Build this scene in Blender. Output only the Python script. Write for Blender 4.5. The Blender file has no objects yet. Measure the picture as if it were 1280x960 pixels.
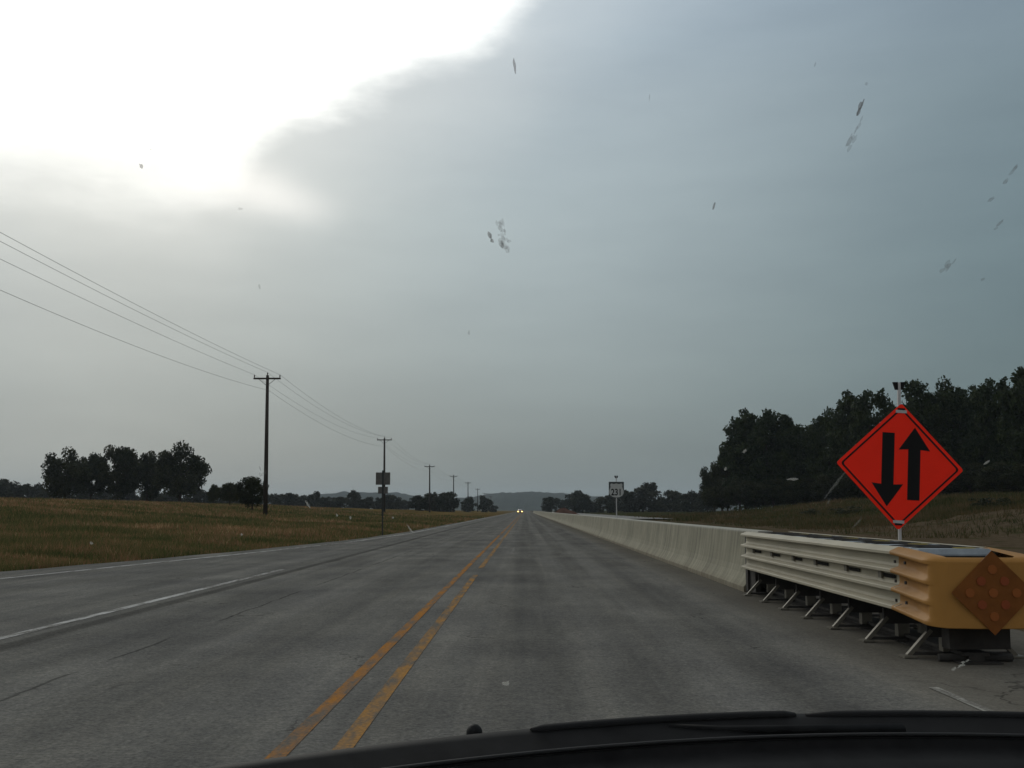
import bpy, math, random
import numpy as np
from mathutils import Vector, Matrix, Euler

R = math.radians
rng = np.random.default_rng(7)
random.seed(7)
scene = bpy.context.scene
COL = scene.collection

# ------------------------------------------------------------------ camera
EYE = Vector((0.0, 0.0, 1.15))
FPX = 1400.0                                    # focal length in pixels of the 1280 px wide photograph
cam_d = bpy.data.cameras.new('camera')
cam_d.sensor_width = 36.0
cam_d.lens = 36.0 * FPX / 1280.0
cam_d.clip_start = 0.05
cam_d.clip_end = 20000
cam = bpy.data.objects.new('camera', cam_d)
COL.objects.link(cam)
cam.location = EYE
cam.rotation_euler = (R(90 + 6.42), 0, R(0.66))
scene.camera = cam
CM = Euler(cam.rotation_euler).to_matrix()


def ray(px, py):
    return (CM @ Vector(((px - 640) / FPX, (480 - py) / FPX, -1.0))).normalized()


def at(px, py, D):
    """the point at distance D along the road that the photograph shows at px, py"""
    d = ray(px, py)
    return EYE + d * (D / d.y)


def azel(px, py):
    d = ray(px, py)
    return math.atan2(d.x, d.y), math.asin(d.z)


# ------------------------------------------------------------------ exposure, sky, sun
scene.view_settings.view_transform = 'Standard'
scene.view_settings.look = 'None'
scene.view_settings.exposure = 0.0
scene.view_settings.gamma = 1.0
scene.view_settings.use_curve_mapping = False
scene.render.engine = 'CYCLES'
scene.cycles.max_bounces = 8
scene.cycles.transparent_max_bounces = 12
scene.cycles.volume_bounces = 0

SUN_AZ, SUN_EL = R(-19), R(23)
world = bpy.data.worlds.new('World')
scene.world = world
world.use_nodes = True
wn, wl = world.node_tree.nodes, world.node_tree.links
wn.clear()


class NT:
    """small helper to write node trees"""
    def __init__(s, tree):
        s.t, s.n, s.l = tree, tree.nodes, tree.links

    def put(s, sock, v):
        if isinstance(v, bpy.types.NodeSocket):
            s.l.new(v, sock)
        elif v is not None:
            if hasattr(sock.default_value, '__len__') and not hasattr(v, '__len__'):
                v = [v] * len(sock.default_value)
            if hasattr(sock.default_value, '__len__') and len(sock.default_value) == 4 and len(v) == 3:
                v = (*v, 1.0)
            sock.default_value = v

    def math(s, op, a, b=None, c=None, clamp=False):
        n = s.n.new('ShaderNodeMath'); n.operation = op; n.use_clamp = clamp
        s.put(n.inputs[0], a)
        if b is not None: s.put(n.inputs[1], b)
        if c is not None: s.put(n.inputs[2], c)
        return n.outputs[0]

    def vmath(s, op, a, b=None):
        n = s.n.new('ShaderNodeVectorMath'); n.operation = op
        s.put(n.inputs[0], a)
        if b is not None: s.put(n.inputs[1], b)
        return n.outputs[0]

    def sep(s, v):
        n = s.n.new('ShaderNodeSeparateXYZ'); s.put(n.inputs[0], v)
        return n.outputs

    def comb(s, x, y, z):
        n = s.n.new('ShaderNodeCombineXYZ')
        for i, q in enumerate((x, y, z)): s.put(n.inputs[i], q)
        return n.outputs[0]

    def smooth(s, v, a, b):
        n = s.n.new('ShaderNodeMapRange'); n.interpolation_type = 'SMOOTHSTEP'
        s.put(n.inputs[0], v); s.put(n.inputs[1], a); s.put(n.inputs[2], b)
        return n.outputs[0]

    def lin(s, v, a, b, c=0.0, d=1.0):
        n = s.n.new('ShaderNodeMapRange'); n.clamp = True
        for i, q in enumerate((v, a, b, c, d)): s.put(n.inputs[i], q)
        return n.outputs[0]

    def noise(s, vec, scale, detail=4, rough=0.55, out=0):
        n = s.n.new('ShaderNodeTexNoise')
        if vec is not None: s.put(n.inputs['Vector'], vec)
        n.inputs['Scale'].default_value = scale
        n.inputs['Detail'].default_value = detail
        n.inputs['Roughness'].default_value = rough
        return n.outputs[out]

    def mix(s, f, a, b, mode='MIX'):
        n = s.n.new('ShaderNodeMix'); n.data_type = 'RGBA'; n.blend_type = mode
        s.put(n.inputs[0], f); s.put(n.inputs[6], a); s.put(n.inputs[7], b)
        return n.outputs[2]

    def ramp(s, v, stops):
        n = s.n.new('ShaderNodeValToRGB'); e = n.color_ramp.elements
        while len(e) < len(stops): e.new(0.5)
        for el, (p, c) in zip(e, stops):
            el.position = p; el.color = (*c, 1) if len(c) == 3 else c
        s.put(n.inputs[0], v)
        return n.outputs[0]

    def curve(s, v, pts):
        n = s.n.new('ShaderNodeFloatCurve'); c = n.mapping.curves[0]
        n.mapping.use_clip = False
        while len(c.points) < len(pts): c.points.new(0.5, 0.5)
        for p, (x, y) in zip(c.points, pts):
            p.location = (x, y); p.handle_type = 'AUTO_CLAMPED'
        n.mapping.update()
        s.put(n.inputs['Value'], v)
        return n.outputs[0]


def srgb(r, g, b):
    f = lambda c: (c / 255 / 12.92) if c / 255 <= 0.04045 else ((c / 255 + 0.055) / 1.055) ** 2.4
    return (f(r), f(g), f(b))


W = NT(world.node_tree)
tc = wn.new('ShaderNodeTexCoord')
dirv = tc.outputs['Generated']
warp = W.noise(W.vmath('MULTIPLY', dirv, (5.0, 5.0, 9.0)), 1.0, 4, 0.5)
warp2 = W.noise(W.vmath('ADD', W.vmath('MULTIPLY', dirv, (5.0, 5.0, 11.0)), (7.1, 3.3, 1.7)), 1.0, 4, 0.5)
dx, dy, dz = W.sep(dirv)
az0 = W.math('ARCTAN2', dx, dy)
el0 = W.math('ARCSINE', dz)
az = W.math('ADD', az0, W.math('MULTIPLY', W.math('SUBTRACT', warp, 0.5), 0.07))
el = W.math('ADD', el0, W.math('MULTIPLY', W.math('SUBTRACT', warp2, 0.5), 0.045))
az01 = W.lin(az, -0.6, 0.6)


def sky_curve(pts):
    out = []
    for x, y in pts:
        a, e = azel(x, y)
        out.append(((a + 0.6) / 1.2, e))
    return out


# lower border of the bright break in the cloud
bnd = W.curve(az01, [(0, 0.2)] + sky_curve([(0, 118), (90, 126), (170, 148), (232, 168), (268, 170), (296, 156), (326, 132), (390, 112), (500, 74), (590, 48),
                                             (650, 8), (720, -70)]) + [(0.62, 0.55), (1, 0.62)])
above = W.math('SUBTRACT', el, bnd)
rag = W.noise(W.vmath('MULTIPLY', dirv, (9.0, 9.0, 26.0)), 1.5, 7, 0.62)
above = W.math('ADD', above, W.math('MULTIPLY', W.math('SUBTRACT', rag, 0.5), 0.042))
softw = W.lin(az0, R(-19), R(-12), 0.125, 0.045)
m_hard = W.smooth(W.math('DIVIDE', above, softw), -0.85, 0.80)
m_hard = W.math('MULTIPLY', m_hard, W.math('SUBTRACT', 1.0, W.smooth(el0, 0.50, 0.80)))
m_hard = W.math('MULTIPLY', m_hard, W.smooth(dy, 0.3, 0.7))
m_soft = W.smooth(above, -0.16, 0.02)
wispc = W.curve(az01, [(0, 0.25)] + sky_curve([(0, 225), (150, 222), (250, 226), (330, 238), (410, 256), (500, 262)]) + [(1, 0.2)])
wd = W.math('DIVIDE', W.math('SUBTRACT', el, wispc), 0.018)
wisp = W.math('EXPONENT', W.math('MULTIPLY', W.math('MULTIPLY', wd, wd), -1.0))
a0, _ = azel(300, 230); a1, _ = azel(450, 250)
wisp = W.math('MULTIPLY', wisp, W.math('SUBTRACT', 1.0, W.smooth(az, a0, a1)))
a2, _ = azel(150, 225); a3, _ = azel(285, 230)
wisp = W.math('MULTIPLY', wisp, W.smooth(az, a2, a3))

el01 = W.lin(el0, 0.0, 1.0)
c_left = W.ramp(el01, [(0.0, srgb(146, 153, 154)), (0.10, srgb(160, 168, 170)), (0.20, srgb(186, 192, 193)), (0.26, srgb(206, 210, 210)), (0.42, srgb(210, 214, 217)), (0.75, (0.34, 0.37, 0.41)), (1.0, (0.32, 0.35, 0.39))])
c_mid = W.ramp(el01, [(0.0, srgb(110, 122, 125)), (0.05, srgb(122, 133, 136)), (0.14, srgb(149, 161, 165)), (0.26, srgb(168, 181, 187)), (0.36, srgb(174, 187, 196)), (0.46, srgb(172, 188, 203)), (0.75, (0.34, 0.37, 0.41)), (1.0, (0.32, 0.35, 0.39))])
c_right = W.ramp(el01, [(0.0, srgb(98, 111, 113)), (0.10, srgb(102, 119, 123)), (0.22, srgb(112, 130, 137)), (0.34, srgb(124, 141, 150)), (0.46, srgb(134, 150, 164)), (0.75, (0.34, 0.37, 0.41)), (1.0, (0.32, 0.35, 0.39))])
fl = W.smooth(az0, R(-26), R(2))
fr = W.smooth(az0, R(-1), R(27))
base = W.mix(fr, W.mix(fl, c_left, c_mid), c_right)
# the sky behind the viewer is a lighter overcast
back = W.smooth(W.math('MULTIPLY', dy, -1.0), -0.35, 0.35)
base = W.mix(back, base, (0.47, 0.49, 0.52))
tex = W.noise(W.vmath('MULTIPLY', dirv, (2.6, 2.6, 12.0)), 1.7, 7, 0.6)
base = W.mix(1.0, base, W.ramp(tex, [(0.3, (0.94, 0.943, 0.95)), (0.7, (1.06, 1.057, 1.05))]), 'MULTIPLY')
base = W.mix(W.math('MULTIPLY', m_soft, W.math('MULTIPLY', 0.34, W.smooth(dy, 0.3, 0.7))), base, (0.95, 0.95, 0.93))
base = W.mix(W.math('MULTIPLY', wisp, 0.8), base, (1.0, 0.99, 0.97))
sd = W.vmath('DOT_PRODUCT', dirv, (math.sin(SUN_AZ) * math.cos(SUN_EL), math.cos(SUN_AZ) * math.cos(SUN_EL), math.sin(SUN_EL)))
sdn = [n for n in wn if n.type == 'VECT_MATH' and n.operation == 'DOT_PRODUCT'][0].outputs['Value']
glow = W.smooth(sdn, 0.90, 1.0)
hot = W.mix(glow, (1.02, 1.02, 1.02), (2.0, 1.96, 1.9))
cloud = W.mix(m_hard, base, hot)
sky = wn.new('ShaderNodeTexSky')
sky.sky_type = 'NISHITA'
sky.sun_disc = False
sky.sun_elevation = SUN_EL
sky.sun_rotation = SUN_AZ % (2 * math.pi)
sky.dust_density = 3.0
bg1 = wn.new('ShaderNodeBackground'); wl.new(sky.outputs[0], bg1.inputs[0]); bg1.inputs[1].default_value = 0.05
bg2 = wn.new('ShaderNodeBackground'); wl.new(cloud, bg2.inputs[0]); bg2.inputs[1].default_value = 1.0
mixs = wn.new('ShaderNodeMixShader'); mixs.inputs[0].default_value = 0.95
wl.new(bg1.outputs[0], mixs.inputs[1]); wl.new(bg2.outputs[0], mixs.inputs[2])
wo = wn.new('ShaderNodeOutputWorld'); wl.new(mixs.outputs[0], wo.inputs[0])

sun_d = bpy.data.lights.new('sun', 'SUN')
sun_d.energy = 0.5
sun_d.angle = R(22)
sun_d.color = (1.0, 0.95, 0.86)
sun = bpy.data.objects.new('sun', sun_d)
COL.objects.link(sun)
sun.rotation_euler = Vector((math.sin(SUN_AZ) * math.cos(SUN_EL), math.cos(SUN_AZ) * math.cos(SUN_EL), math.sin(SUN_EL))).to_track_quat('Z', 'Y').to_euler()


# ------------------------------------------------------------------ helpers
def tag(o, label=None, cat=None, group=None, kind=None):
    for k, v in (('label', label), ('category', cat), ('group', group), ('kind', kind)):
        if v: o[k] = v
    return o


def empty(name, loc=(0, 0, 0), rz=0.0):
    o = bpy.data.objects.new(name, None)
    o.empty_display_size = 0.3
    COL.objects.link(o)
    o.location = loc
    o.rotation_euler = (0, 0, rz)
    return o


def link(name, me, parent=None, loc=None):
    o = bpy.data.objects.new(name, me)
    COL.objects.link(o)
    if parent is not None: o.parent = parent
    if loc is not None: o.location = loc
    return o


def np_mesh(name, co, faces_flat, n_per, mats, smooth=False, attr=None):
    """mesh from numpy arrays: co (n,3), faces of n_per corners each"""
    me = bpy.data.meshes.new(name)
    nf = len(faces_flat) // n_per
    me.vertices.add(len(co)); me.loops.add(len(faces_flat)); me.polygons.add(nf)
    me.vertices.foreach_set('co', np.asarray(co, np.float32).ravel())
    me.loops.foreach_set('vertex_index', np.asarray(faces_flat, np.int32))
    me.polygons.foreach_set('loop_start', np.arange(0, nf * n_per, n_per, dtype=np.int32))
    me.polygons.foreach_set('loop_total', np.full(nf, n_per, np.int32))
    if smooth: me.polygons.foreach_set('use_smooth', np.ones(nf, bool))
    if attr is not None:
        a = me.attributes.new('tone', 'FLOAT', 'POINT')
        a.data.foreach_set('value', np.asarray(attr, np.float32))
    me.update(calc_edges=True)
    me.validate()
    for m in mats: me.materials.append(m)
    return me


class MB:
    def __init__(s):
        s.v, s.f, s.m, s.sm = [], [], [], []

    def add(s, vs, fs, mi=0, smooth=False):
        b = len(s.v)
        s.v += [tuple(v) for v in vs]
        s.f += [tuple(i + b for i in f) for f in fs]
        s.m += [mi] * len(fs); s.sm += [smooth] * len(fs)
        return s

    def box(s, lo, hi, mi=0, mat=None):
        x0, y0, z0 = lo; x1, y1, z1 = hi
        vs = [(x0, y0, z0), (x1, y0, z0), (x1, y1, z0), (x0, y1, z0), (x0, y0, z1), (x1, y0, z1), (x1, y1, z1), (x0, y1, z1)]
        if mat is not None: vs = [mat @ Vector(v) for v in vs]
        return s.add(vs, [(3, 2, 1, 0), (4, 5, 6, 7), (0, 1, 5, 4), (1, 2, 6, 5), (2, 3, 7, 6), (3, 0, 4, 7)], mi)

    def tube(s, pts, rad, n=8, mi=0, smooth=True, caps=True):
        pts = [Vector(p) for p in pts]
        rs = rad if hasattr(rad, '__len__') else [rad] * len(pts)
        vs, fs = [], []
        up = None
        for i, p in enumerate(pts):
            t = (pts[min(i + 1, len(pts) - 1)] - pts[max(i - 1, 0)]).normalized()
            if up is None:
                up = Vector((0, 0, 1)) if abs(t.z) < 0.9 else Vector((1, 0, 0))
            a = t.cross(up).normalized(); b = a.cross(t).normalized(); up = b
            for k in range(n):
                q = 2 * math.pi * (k + 0.5) / n
                vs.append(p + (a * math.cos(q) + b * math.sin(q)) * rs[i])
        for i in range(len(pts) - 1):
            for k in range(n):
                fs.append((i * n + k, i * n + (k + 1) % n, (i + 1) * n + (k + 1) % n, (i + 1) * n + k))
        s.add(vs, fs, mi, smooth)
        if caps:
            b = len(s.v) - len(vs)
            s.f += [tuple(b + k for k in reversed(range(n))), tuple(b + (len(pts) - 1) * n + k for k in range(n))]
            s.m += [mi, mi]; s.sm += [False, False]
        return s

    def prism(s, poly, to3, thick, mi=0, holes=None):
        """poly: list of 2-d points counter-clockwise; to3(u, v, w) maps to space; w from 0 to thick"""
        n = len(poly)
        vs = [to3(u, v, 0) for u, v in poly] + [to3(u, v, thick) for u, v in poly]
        fs = [tuple(reversed(range(n))), tuple(range(n, 2 * n))] + [(i, (i + 1) % n, n + (i + 1) % n, n + i) for i in range(n)]
        return s.add(vs, fs, mi)

    def grid(s, rows, mi=0, smooth=True, closed=False):
        n = len(rows[0]); vs = [p for r in rows for p in r]; fs = []
        for i in range(len(rows) - 1):
            for k in range(n if closed else n - 1):
                fs.append((i * n + k, i * n + (k + 1) % n, (i + 1) * n + (k + 1) % n, (i + 1) * n + k))
        return s.add(vs, fs, mi, smooth)

    def build(s, name, mats, parent=None, loc=None):
        me = bpy.data.meshes.new(name)
        me.from_pydata(s.v, [], s.f)
        for m in (mats if isinstance(mats, (list, tuple)) else [mats]): me.materials.append(m)
        me.polygons.foreach_set('material_index', s.m)
        me.polygons.foreach_set('use_smooth', s.sm)
        me.update()
        return link(name, me, parent, loc)


def material(name, color=(0.5, 0.5, 0.5), rough=0.8, spec=0.3, metal=0.0, var=0.0, scale=3.0, bump=0.0, stretch=(1, 1, 1), space='Object'):
    m = bpy.data.materials.new(name); m.use_nodes = True
    t = NT(m.node_tree)
    b = t.n['Principled BSDF']
    b.inputs['Roughness'].default_value = rough
    b.inputs['Specular IOR Level'].default_value = spec
    b.inputs['Metallic'].default_value = metal
    b.inputs['Base Color'].default_value = (*color, 1)
    if var or bump:
        co = t.n.new('ShaderNodeTexCoord').outputs[space] if space != 'Position' else t.n.new('ShaderNodeNewGeometry').outputs['Position']
        v = t.vmath('MULTIPLY', co, stretch)
        ns = t.noise(v, scale, 6, 0.6)
        if var:
            lo = tuple(c * (1 - var) for c in color); hi = tuple(min(1, c * (1 + var)) for c in color)
            t.put(b.inputs['Base Color'], t.ramp(ns, [(0.3, lo), (0.7, hi)]))
        if bump:
            bn = t.n.new('ShaderNodeBump'); bn.inputs['Strength'].default_value = bump; bn.inputs['Distance'].default_value = 0.02
            t.put(bn.inputs['Height'], ns); t.put(b.inputs['Normal'], bn.outputs[0])
    return m


def leaf_material(name, dark, light, trans=0.25):
    m = bpy.data.materials.new(name); m.use_nodes = True
    t = NT(m.node_tree); b = t.n['Principled BSDF']
    a = t.n.new('ShaderNodeAttribute'); a.attribute_name = 'tone'
    oi = t.n.new('ShaderNodeObjectInfo')
    v = t.math('ADD', a.outputs['Fac'], t.math('MULTIPLY', t.math('SUBTRACT', oi.outputs['Random'], 0.5), 0.35), clamp=True)
    c = t.mix(v, dark, light)
    t.put(b.inputs['Base Color'], c)
    b.inputs['Roughness'].default_value = 0.7
    b.inputs['Specular IOR Level'].default_value = 0.15
    tr = t.n.new('ShaderNodeBsdfTranslucent'); t.put(tr.inputs[0], c)
    mx = t.n.new('ShaderNodeMixShader'); mx.inputs[0].default_value = trans
    t.l.new(b.outputs[0], mx.inputs[1]); t.l.new(tr.outputs[0], mx.inputs[2])
    t.l.new(mx.outputs[0], t.n['Material Output'].inputs[0])
    return m


def vnoise(x, y, seed=0):
    """2-d value noise, vectorised, about -1..1"""
    x = np.asarray(x, float); y = np.asarray(y, float)
    xi, yi = np.floor(x).astype(np.int64), np.floor(y).astype(np.int64)
    xf, yf = x - xi, y - yi
    def h(a, b):
        n = (a * 374761393 + b * 668265263 + seed * 1442695041) & 0x7fffffff
        n = ((n ^ (n >> 13)) * 1274126177) & 0x7fffffff
        return ((n ^ (n >> 16)) & 0xffff) / 32767.5 - 1
    u, v = xf * xf * (3 - 2 * xf), yf * yf * (3 - 2 * yf)
    return (h(xi, yi) * (1 - u) + h(xi + 1, yi) * u) * (1 - v) + (h(xi, yi + 1) * (1 - u) + h(xi + 1, yi + 1) * u) * v


def sstep(t):
    t = np.clip(t, 0, 1)
    return t * t * (3 - 2 * t)


# ------------------------------------------------------------------ ground
EDGE_Y = [-200, 0, 10, 16, 21, 26, 32, 39, 47, 60, 92, 153, 3000]
EDGE_X = [-15, -14.4, -13.0, -11.3, -10.0, -9.0, -8.1, -7.3, -6.7, -6.35, -6.3, -6.2, -6.2]
LINE_Y = [-200, 0, 10, 18.6, 25, 29.5, 40, 55, 3000]
LINE_X = [-12.9, -12.3, -10.6, -8.85, -8.1, -7.5, -6.35, -5.7, -5.5]


def left_edge(y):
    return np.interp(y, EDGE_Y, EDGE_X)


def height(x, y):
    x = np.asarray(x, float); y = np.asarray(y, float)
    e = left_edge(y)
    u = e - x
    f = np.interp(y, [-100, 100, 200, 300, 600], [1, 1, 0.95, 0.72, 0.45])
    zl = -0.10 + 0.16 * sstep(u / 3.0) + 1.95 * sstep(u / 42.0) * f + 0.05 * vnoise(x / 3, y / 3, 1) * sstep(u / 2) + 0.10 * vnoise(x / 11, y / 14, 2) * sstep(u / 9)
    v = x - 18
    h = np.interp(y, [-100, 135, 160, 180, 260, 600], [2.5, 2.4, 1.8, 0.95, 0.45, 0.4])
    zr = -0.10 + 0.12 * sstep((x - 4.6) / 3) + h * sstep(v / 25) + 0.07 * vnoise(x / 2.4, y / 2.4, 3) * sstep((x - 5) / 4) + 0.16 * vnoise(x / 6, y / 7, 4) * sstep((x - 16) / 8)
    # heaped soil beside the haul road
    zr = zr + 0.55 * np.exp(-((x - 25.5) / 5.5) ** 2 - ((y - 56) / 9) ** 2) + 0.25 * np.abs(vnoise(x / 1.3, y / 1.3, 6)) * np.exp(-((x - 25) / 7) ** 2 - ((y - 56) / 12) ** 2)
    z = np.where(u > 0, zl, np.where(x > 4.6, zr, -0.10))
    far = sstep((y - 700) / 900)
    return z * (1 - far) + 0.1 * far * (np.abs(x) > 9)


gx = np.unique(np.concatenate([np.linspace(-2600, -160, 26), np.linspace(-160, -50, 45), np.linspace(-50, -5.6, 120), np.linspace(-5.6, 5, 8), np.linspace(5, 60, 130), np.linspace(60, 160, 40), np.linspace(160, 2600, 26)]))
gy = np.unique(np.concatenate([np.linspace(-400, -20, 10), np.linspace(-20, 110, 190), np.linspace(110, 300, 90), np.linspace(300, 800, 50), np.linspace(800, 5200, 30)]))
XX, YY = np.meshgrid(gx, gy)
ZZ = height(XX, YY)
nx, ny = len(gx), len(gy)
idx = np.arange(nx * ny).reshape(ny, nx)
quads = np.stack([idx[:-1, :-1], idx[:-1, 1:], idx[1:, 1:], idx[1:, :-1]], -1).ravel()

m_ground = bpy.data.materials.new('field_soil_and_grass'); m_ground.use_nodes = True
t = NT(m_ground.node_tree); b = t.n['Principled BSDF']
pos = t.n.new('ShaderNodeNewGeometry').outputs['Position']
px_, py_, pz_ = t.sep(pos)
n1 = t.noise(pos, 0.35, 6, 0.65); n2 = t.noise(pos, 2.6, 5, 0.7); n3 = t.noise(t.vmath('MULTIPLY', pos, (0.09, 0.05, 0.09)), 1.0, 4, 0.5)
grass = t.mix(t.smooth(n1, 0.38, 0.62), (0.110, 0.066, 0.028), (0.070, 0.066, 0.020))
grass = t.mix(t.smooth(n3, 0.4, 0.62), grass, (0.14, 0.10, 0.04))
grass = t.mix(1.0, grass, t.ramp(n2, [(0.25, (0.5, 0.5, 0.5)), (0.75, (1.45, 1.4, 1.3))]), 'MULTIPLY')
dirt = t.ramp(n2, [(0.25, (0.052, 0.039, 0.025)), (0.55, (0.098, 0.074, 0.048)), (0.8, (0.15, 0.118, 0.08))])
dirt = t.mix(t.smooth(n1, 0.52, 0.68), dirt, (0.045, 0.045, 0.018))
wob = t.math('MULTIPLY', t.math('SUBTRACT', n1, 0.5), 9.0)
right = t.smooth(px_, 4.0, 4.6)
bank = t.math('MAXIMUM', t.smooth(t.math('ADD', px_, wob), 15.0, 19.5), t.math('MULTIPLY', t.smooth(n1, 0.46, 0.60), 0.8))
spoil = t.math('MULTIPLY', t.smooth(t.math('ADD', px_, wob), 32.0, 27.0), t.smooth(t.math('ADD', py_, wob), 68.0, 60.0))
bank = t.math('MULTIPLY', bank, t.math('SUBTRACT', 1.0, spoil))
rgrass = t.mix(t.smooth(n1, 0.35, 0.6), (0.050, 0.038, 0.018), (0.030, 0.036, 0.012))
c = t.mix(right, grass, t.mix(bank, dirt, rgrass))
t.put(b.inputs['Base Color'], c)
b.inputs['Roughness'].default_value = 0.95; b.inputs['Specular IOR Level'].default_value = 0.0
bn = t.n.new('ShaderNodeBump'); bn.inputs['Strength'].default_value = 0.9; bn.inputs['Distance'].default_value = 0.15
t.put(bn.inputs['Height'], n2); t.put(b.inputs['Normal'], bn.outputs[0])
ground = link('ground', np_mesh('ground', np.stack([XX, YY, ZZ], -1).reshape(-1, 3), quads, 4, [m_ground], True))
tag(ground, kind='structure')

# ---- asphalt
m_road = bpy.data.materials.new('worn_asphalt'); m_road.use_nodes = True
t = NT(m_road.node_tree); b = t.n['Principled BSDF']
pos = t.n.new('ShaderNodeNewGeometry').outputs['Position']
px_, py_, pz_ = t.sep(pos)
fine = t.noise(pos, 38.0, 4, 0.75)
mid = t.noise(t.vmath('MULTIPLY', pos, (1.6, 0.22, 1.0)), 1.0, 6, 0.6)
lane = t.noise(t.vmath('MULTIPLY', pos, (3.4, 0.03, 1.0)), 1.0, 5, 0.55)
blot = t.noise(pos, 0.45, 5, 0.6)
c = t.ramp(lane, [(0.3, (0.130, 0.128, 0.120)), (0.52, (0.150, 0.147, 0.135)), (0.74, (0.176, 0.170, 0.153))])
c = t.mix(1.0, c, t.ramp(mid, [(0.25, (0.74, 0.74, 0.74)), (0.75, (1.22, 1.22, 1.22))]), 'MULTIPLY')
c = t.mix(1.0, c, t.ramp(blot, [(0.3, (0.80, 0.80, 0.82)), (0.7, (1.2, 1.19, 1.16))]), 'MULTIPLY')
c = t.mix(1.0, c, t.ramp(fine, [(0.3, (0.6, 0.6, 0.6)), (0.7, (1.42, 1.42, 1.42))]), 'MULTIPLY')
grit = t.noise(pos, 11.0, 5, 0.8)
c = t.mix(1.0, c, t.ramp(grit, [(0.3, (0.76, 0.77, 0.79)), (0.7, (1.26, 1.24, 1.20))]), 'MULTIPLY')
# wheel paths polished darker, oil strip between, pale dust on the shoulders
def band(center, width, soft, wobble=0.25):
    d = t.math('ABSOLUTE', t.math('SUBTRACT', t.math('ADD', px_, t.math('MULTIPLY', t.math('SUBTRACT', mid, 0.5), wobble)), center))
    return t.smooth(d, width + soft, width)
for cx, w_, k in ((0.05, 0.30, 0.84), (1.85, 0.32, 0.82), (-2.05, 0.3, 0.92), (-3.75, 0.3, 0.92), (0.95, 0.22, 0.86), (-4.42, 0.10, 0.60)):
    c = t.mix(t.math('MULTIPLY', band(cx, w_ * 0.5, w_), 1 - k), c, (0.0, 0.0, 0.0))
dust = t.math('MULTIPLY', t.smooth(t.math('ADD', px_, t.math('MULTIPLY', mid, 0.9)), 2.55, 3.4), 0.55)
c = t.mix(dust, c, (0.115, 0.100, 0.076))
# ravelled joint between the passes of the paver: a thin dark broken line
jd = t.math('ABSOLUTE', t.math('SUBTRACT', t.math('ADD', px_, t.math('MULTIPLY', t.math('SUBTRACT', t.noise(t.vmath('MULTIPLY', pos, (0, 1.2, 0)), 1.0, 5, 0.6), 0.5), 0.16)), -3.2))
j = t.math('MULTIPLY', t.smooth(jd, 0.022, 0.008), t.smooth(t.noise(t.vmath('MULTIPLY', pos, (0, 0.5, 0)), 1.0, 2, 0.5), 0.40, 0.52))
c = t.mix(t.math('MULTIPLY', j, 0.5), c, (0.012, 0.012, 0.012))
# scattered cracks
vor = t.n.new('ShaderNodeTexVoronoi'); vor.feature = 'DISTANCE_TO_EDGE'; vor.inputs['Scale'].default_value = 1.0
t.put(vor.inputs['Vector'], t.vmath('ADD', t.vmath('MULTIPLY', pos, (0.32, 0.16, 0.3)), t.vmath('MULTIPLY', t.noise(pos, 1.3, 4, 0.6, 1), (0.35, 0.35, 0.35))))
ck = t.math('MULTIPLY', t.smooth(vor.outputs['Distance'], 0.006, 0.001), t.smooth(blot, 0.50, 0.60))
c = t.mix(t.math('MULTIPLY', ck, 0.55), c, (0.012, 0.012, 0.012))
t.put(b.inputs['Base Color'], c)
t.put(b.inputs['Roughness'], t.lin(mid, 0.3, 0.7, 0.70, 0.9))
b.inputs['Specular IOR Level'].default_value = 0.0
bn = t.n.new('ShaderNodeBump'); bn.inputs['Strength'].default_value = 0.5; bn.inputs['Distance'].default_value = 0.006
t.put(bn.inputs['Height'], fine); t.put(b.inputs['Normal'], bn.outputs[0])

ry = np.unique(np.concatenate([np.linspace(-60, 70, 80), np.linspace(70, 300, 40), np.linspace(300, 1400, 30)]))
mb = MB()
rows = []
for y in ry:
    e = float(left_edge(y))
    jit = 0.10 * float(vnoise(y / 1.7, 0.3, 9))
    rows.append([(e + 0.1 + jit, y, -0.09), (e + 0.12 + jit, y, 0.0), (-3, y, 0.0), (0, y, 0.0), (3, y, 0.0), (4.75, y, 0.0), (4.8, y, -0.09)])
mb.grid(rows, smooth=False)
tag(mb.build('road', m_road), kind='structure')

# ---- painted lines
def paint(name, color, wear, seedoff):
    m = bpy.data.materials.new(name); m.use_nodes = True
    t = NT(m.node_tree); b = t.n['Principled BSDF']
    pos = t.n.new('ShaderNodeNewGeometry').outputs['Position']
    p2 = t.vmath('ADD', pos, (seedoff, seedoff * 3, 0))
    n = t.noise(t.vmath('MULTIPLY', p2, (9, 1.6, 1)), 1.0, 6, 0.65)
    g = t.noise(p2, 40.0, 3, 0.7)
    lng = t.noise(t.vmath('MULTIPLY', p2, (0.2, 0.16, 1)), 1.0, 3, 0.5)
    f = t.smooth(t.math('ADD', t.math('ADD', n, t.math('MULTIPLY', g, 0.3)), t.math('MULTIPLY', lng, 0.45)), wear - 0.16, wear + 0.20)
    c = t.mix(f, (0.14, 0.132, 0.115), color)
    c = t.mix(1.0, c, t.ramp(g, [(0.25, (0.78, 0.78, 0.78)), (0.75, (1.18, 1.18, 1.18))]), 'MULTIPLY')
    t.put(b.inputs['Base Color'], c)
    b.inputs['Roughness'].default_value = 0.9; b.inputs['Specular IOR Level'].default_value = 0.0
    return m


m_yellow = paint('worn_yellow_paint', (0.36, 0.165, 0.046), 0.84, 0.0)
m_yellow2 = paint('patchy_yellow_paint', (0.36, 0.195, 0.066), 0.88, 13.0)
m_white = paint('worn_white_paint', (0.50, 0.495, 0.47), 0.84, 5.0)


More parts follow.
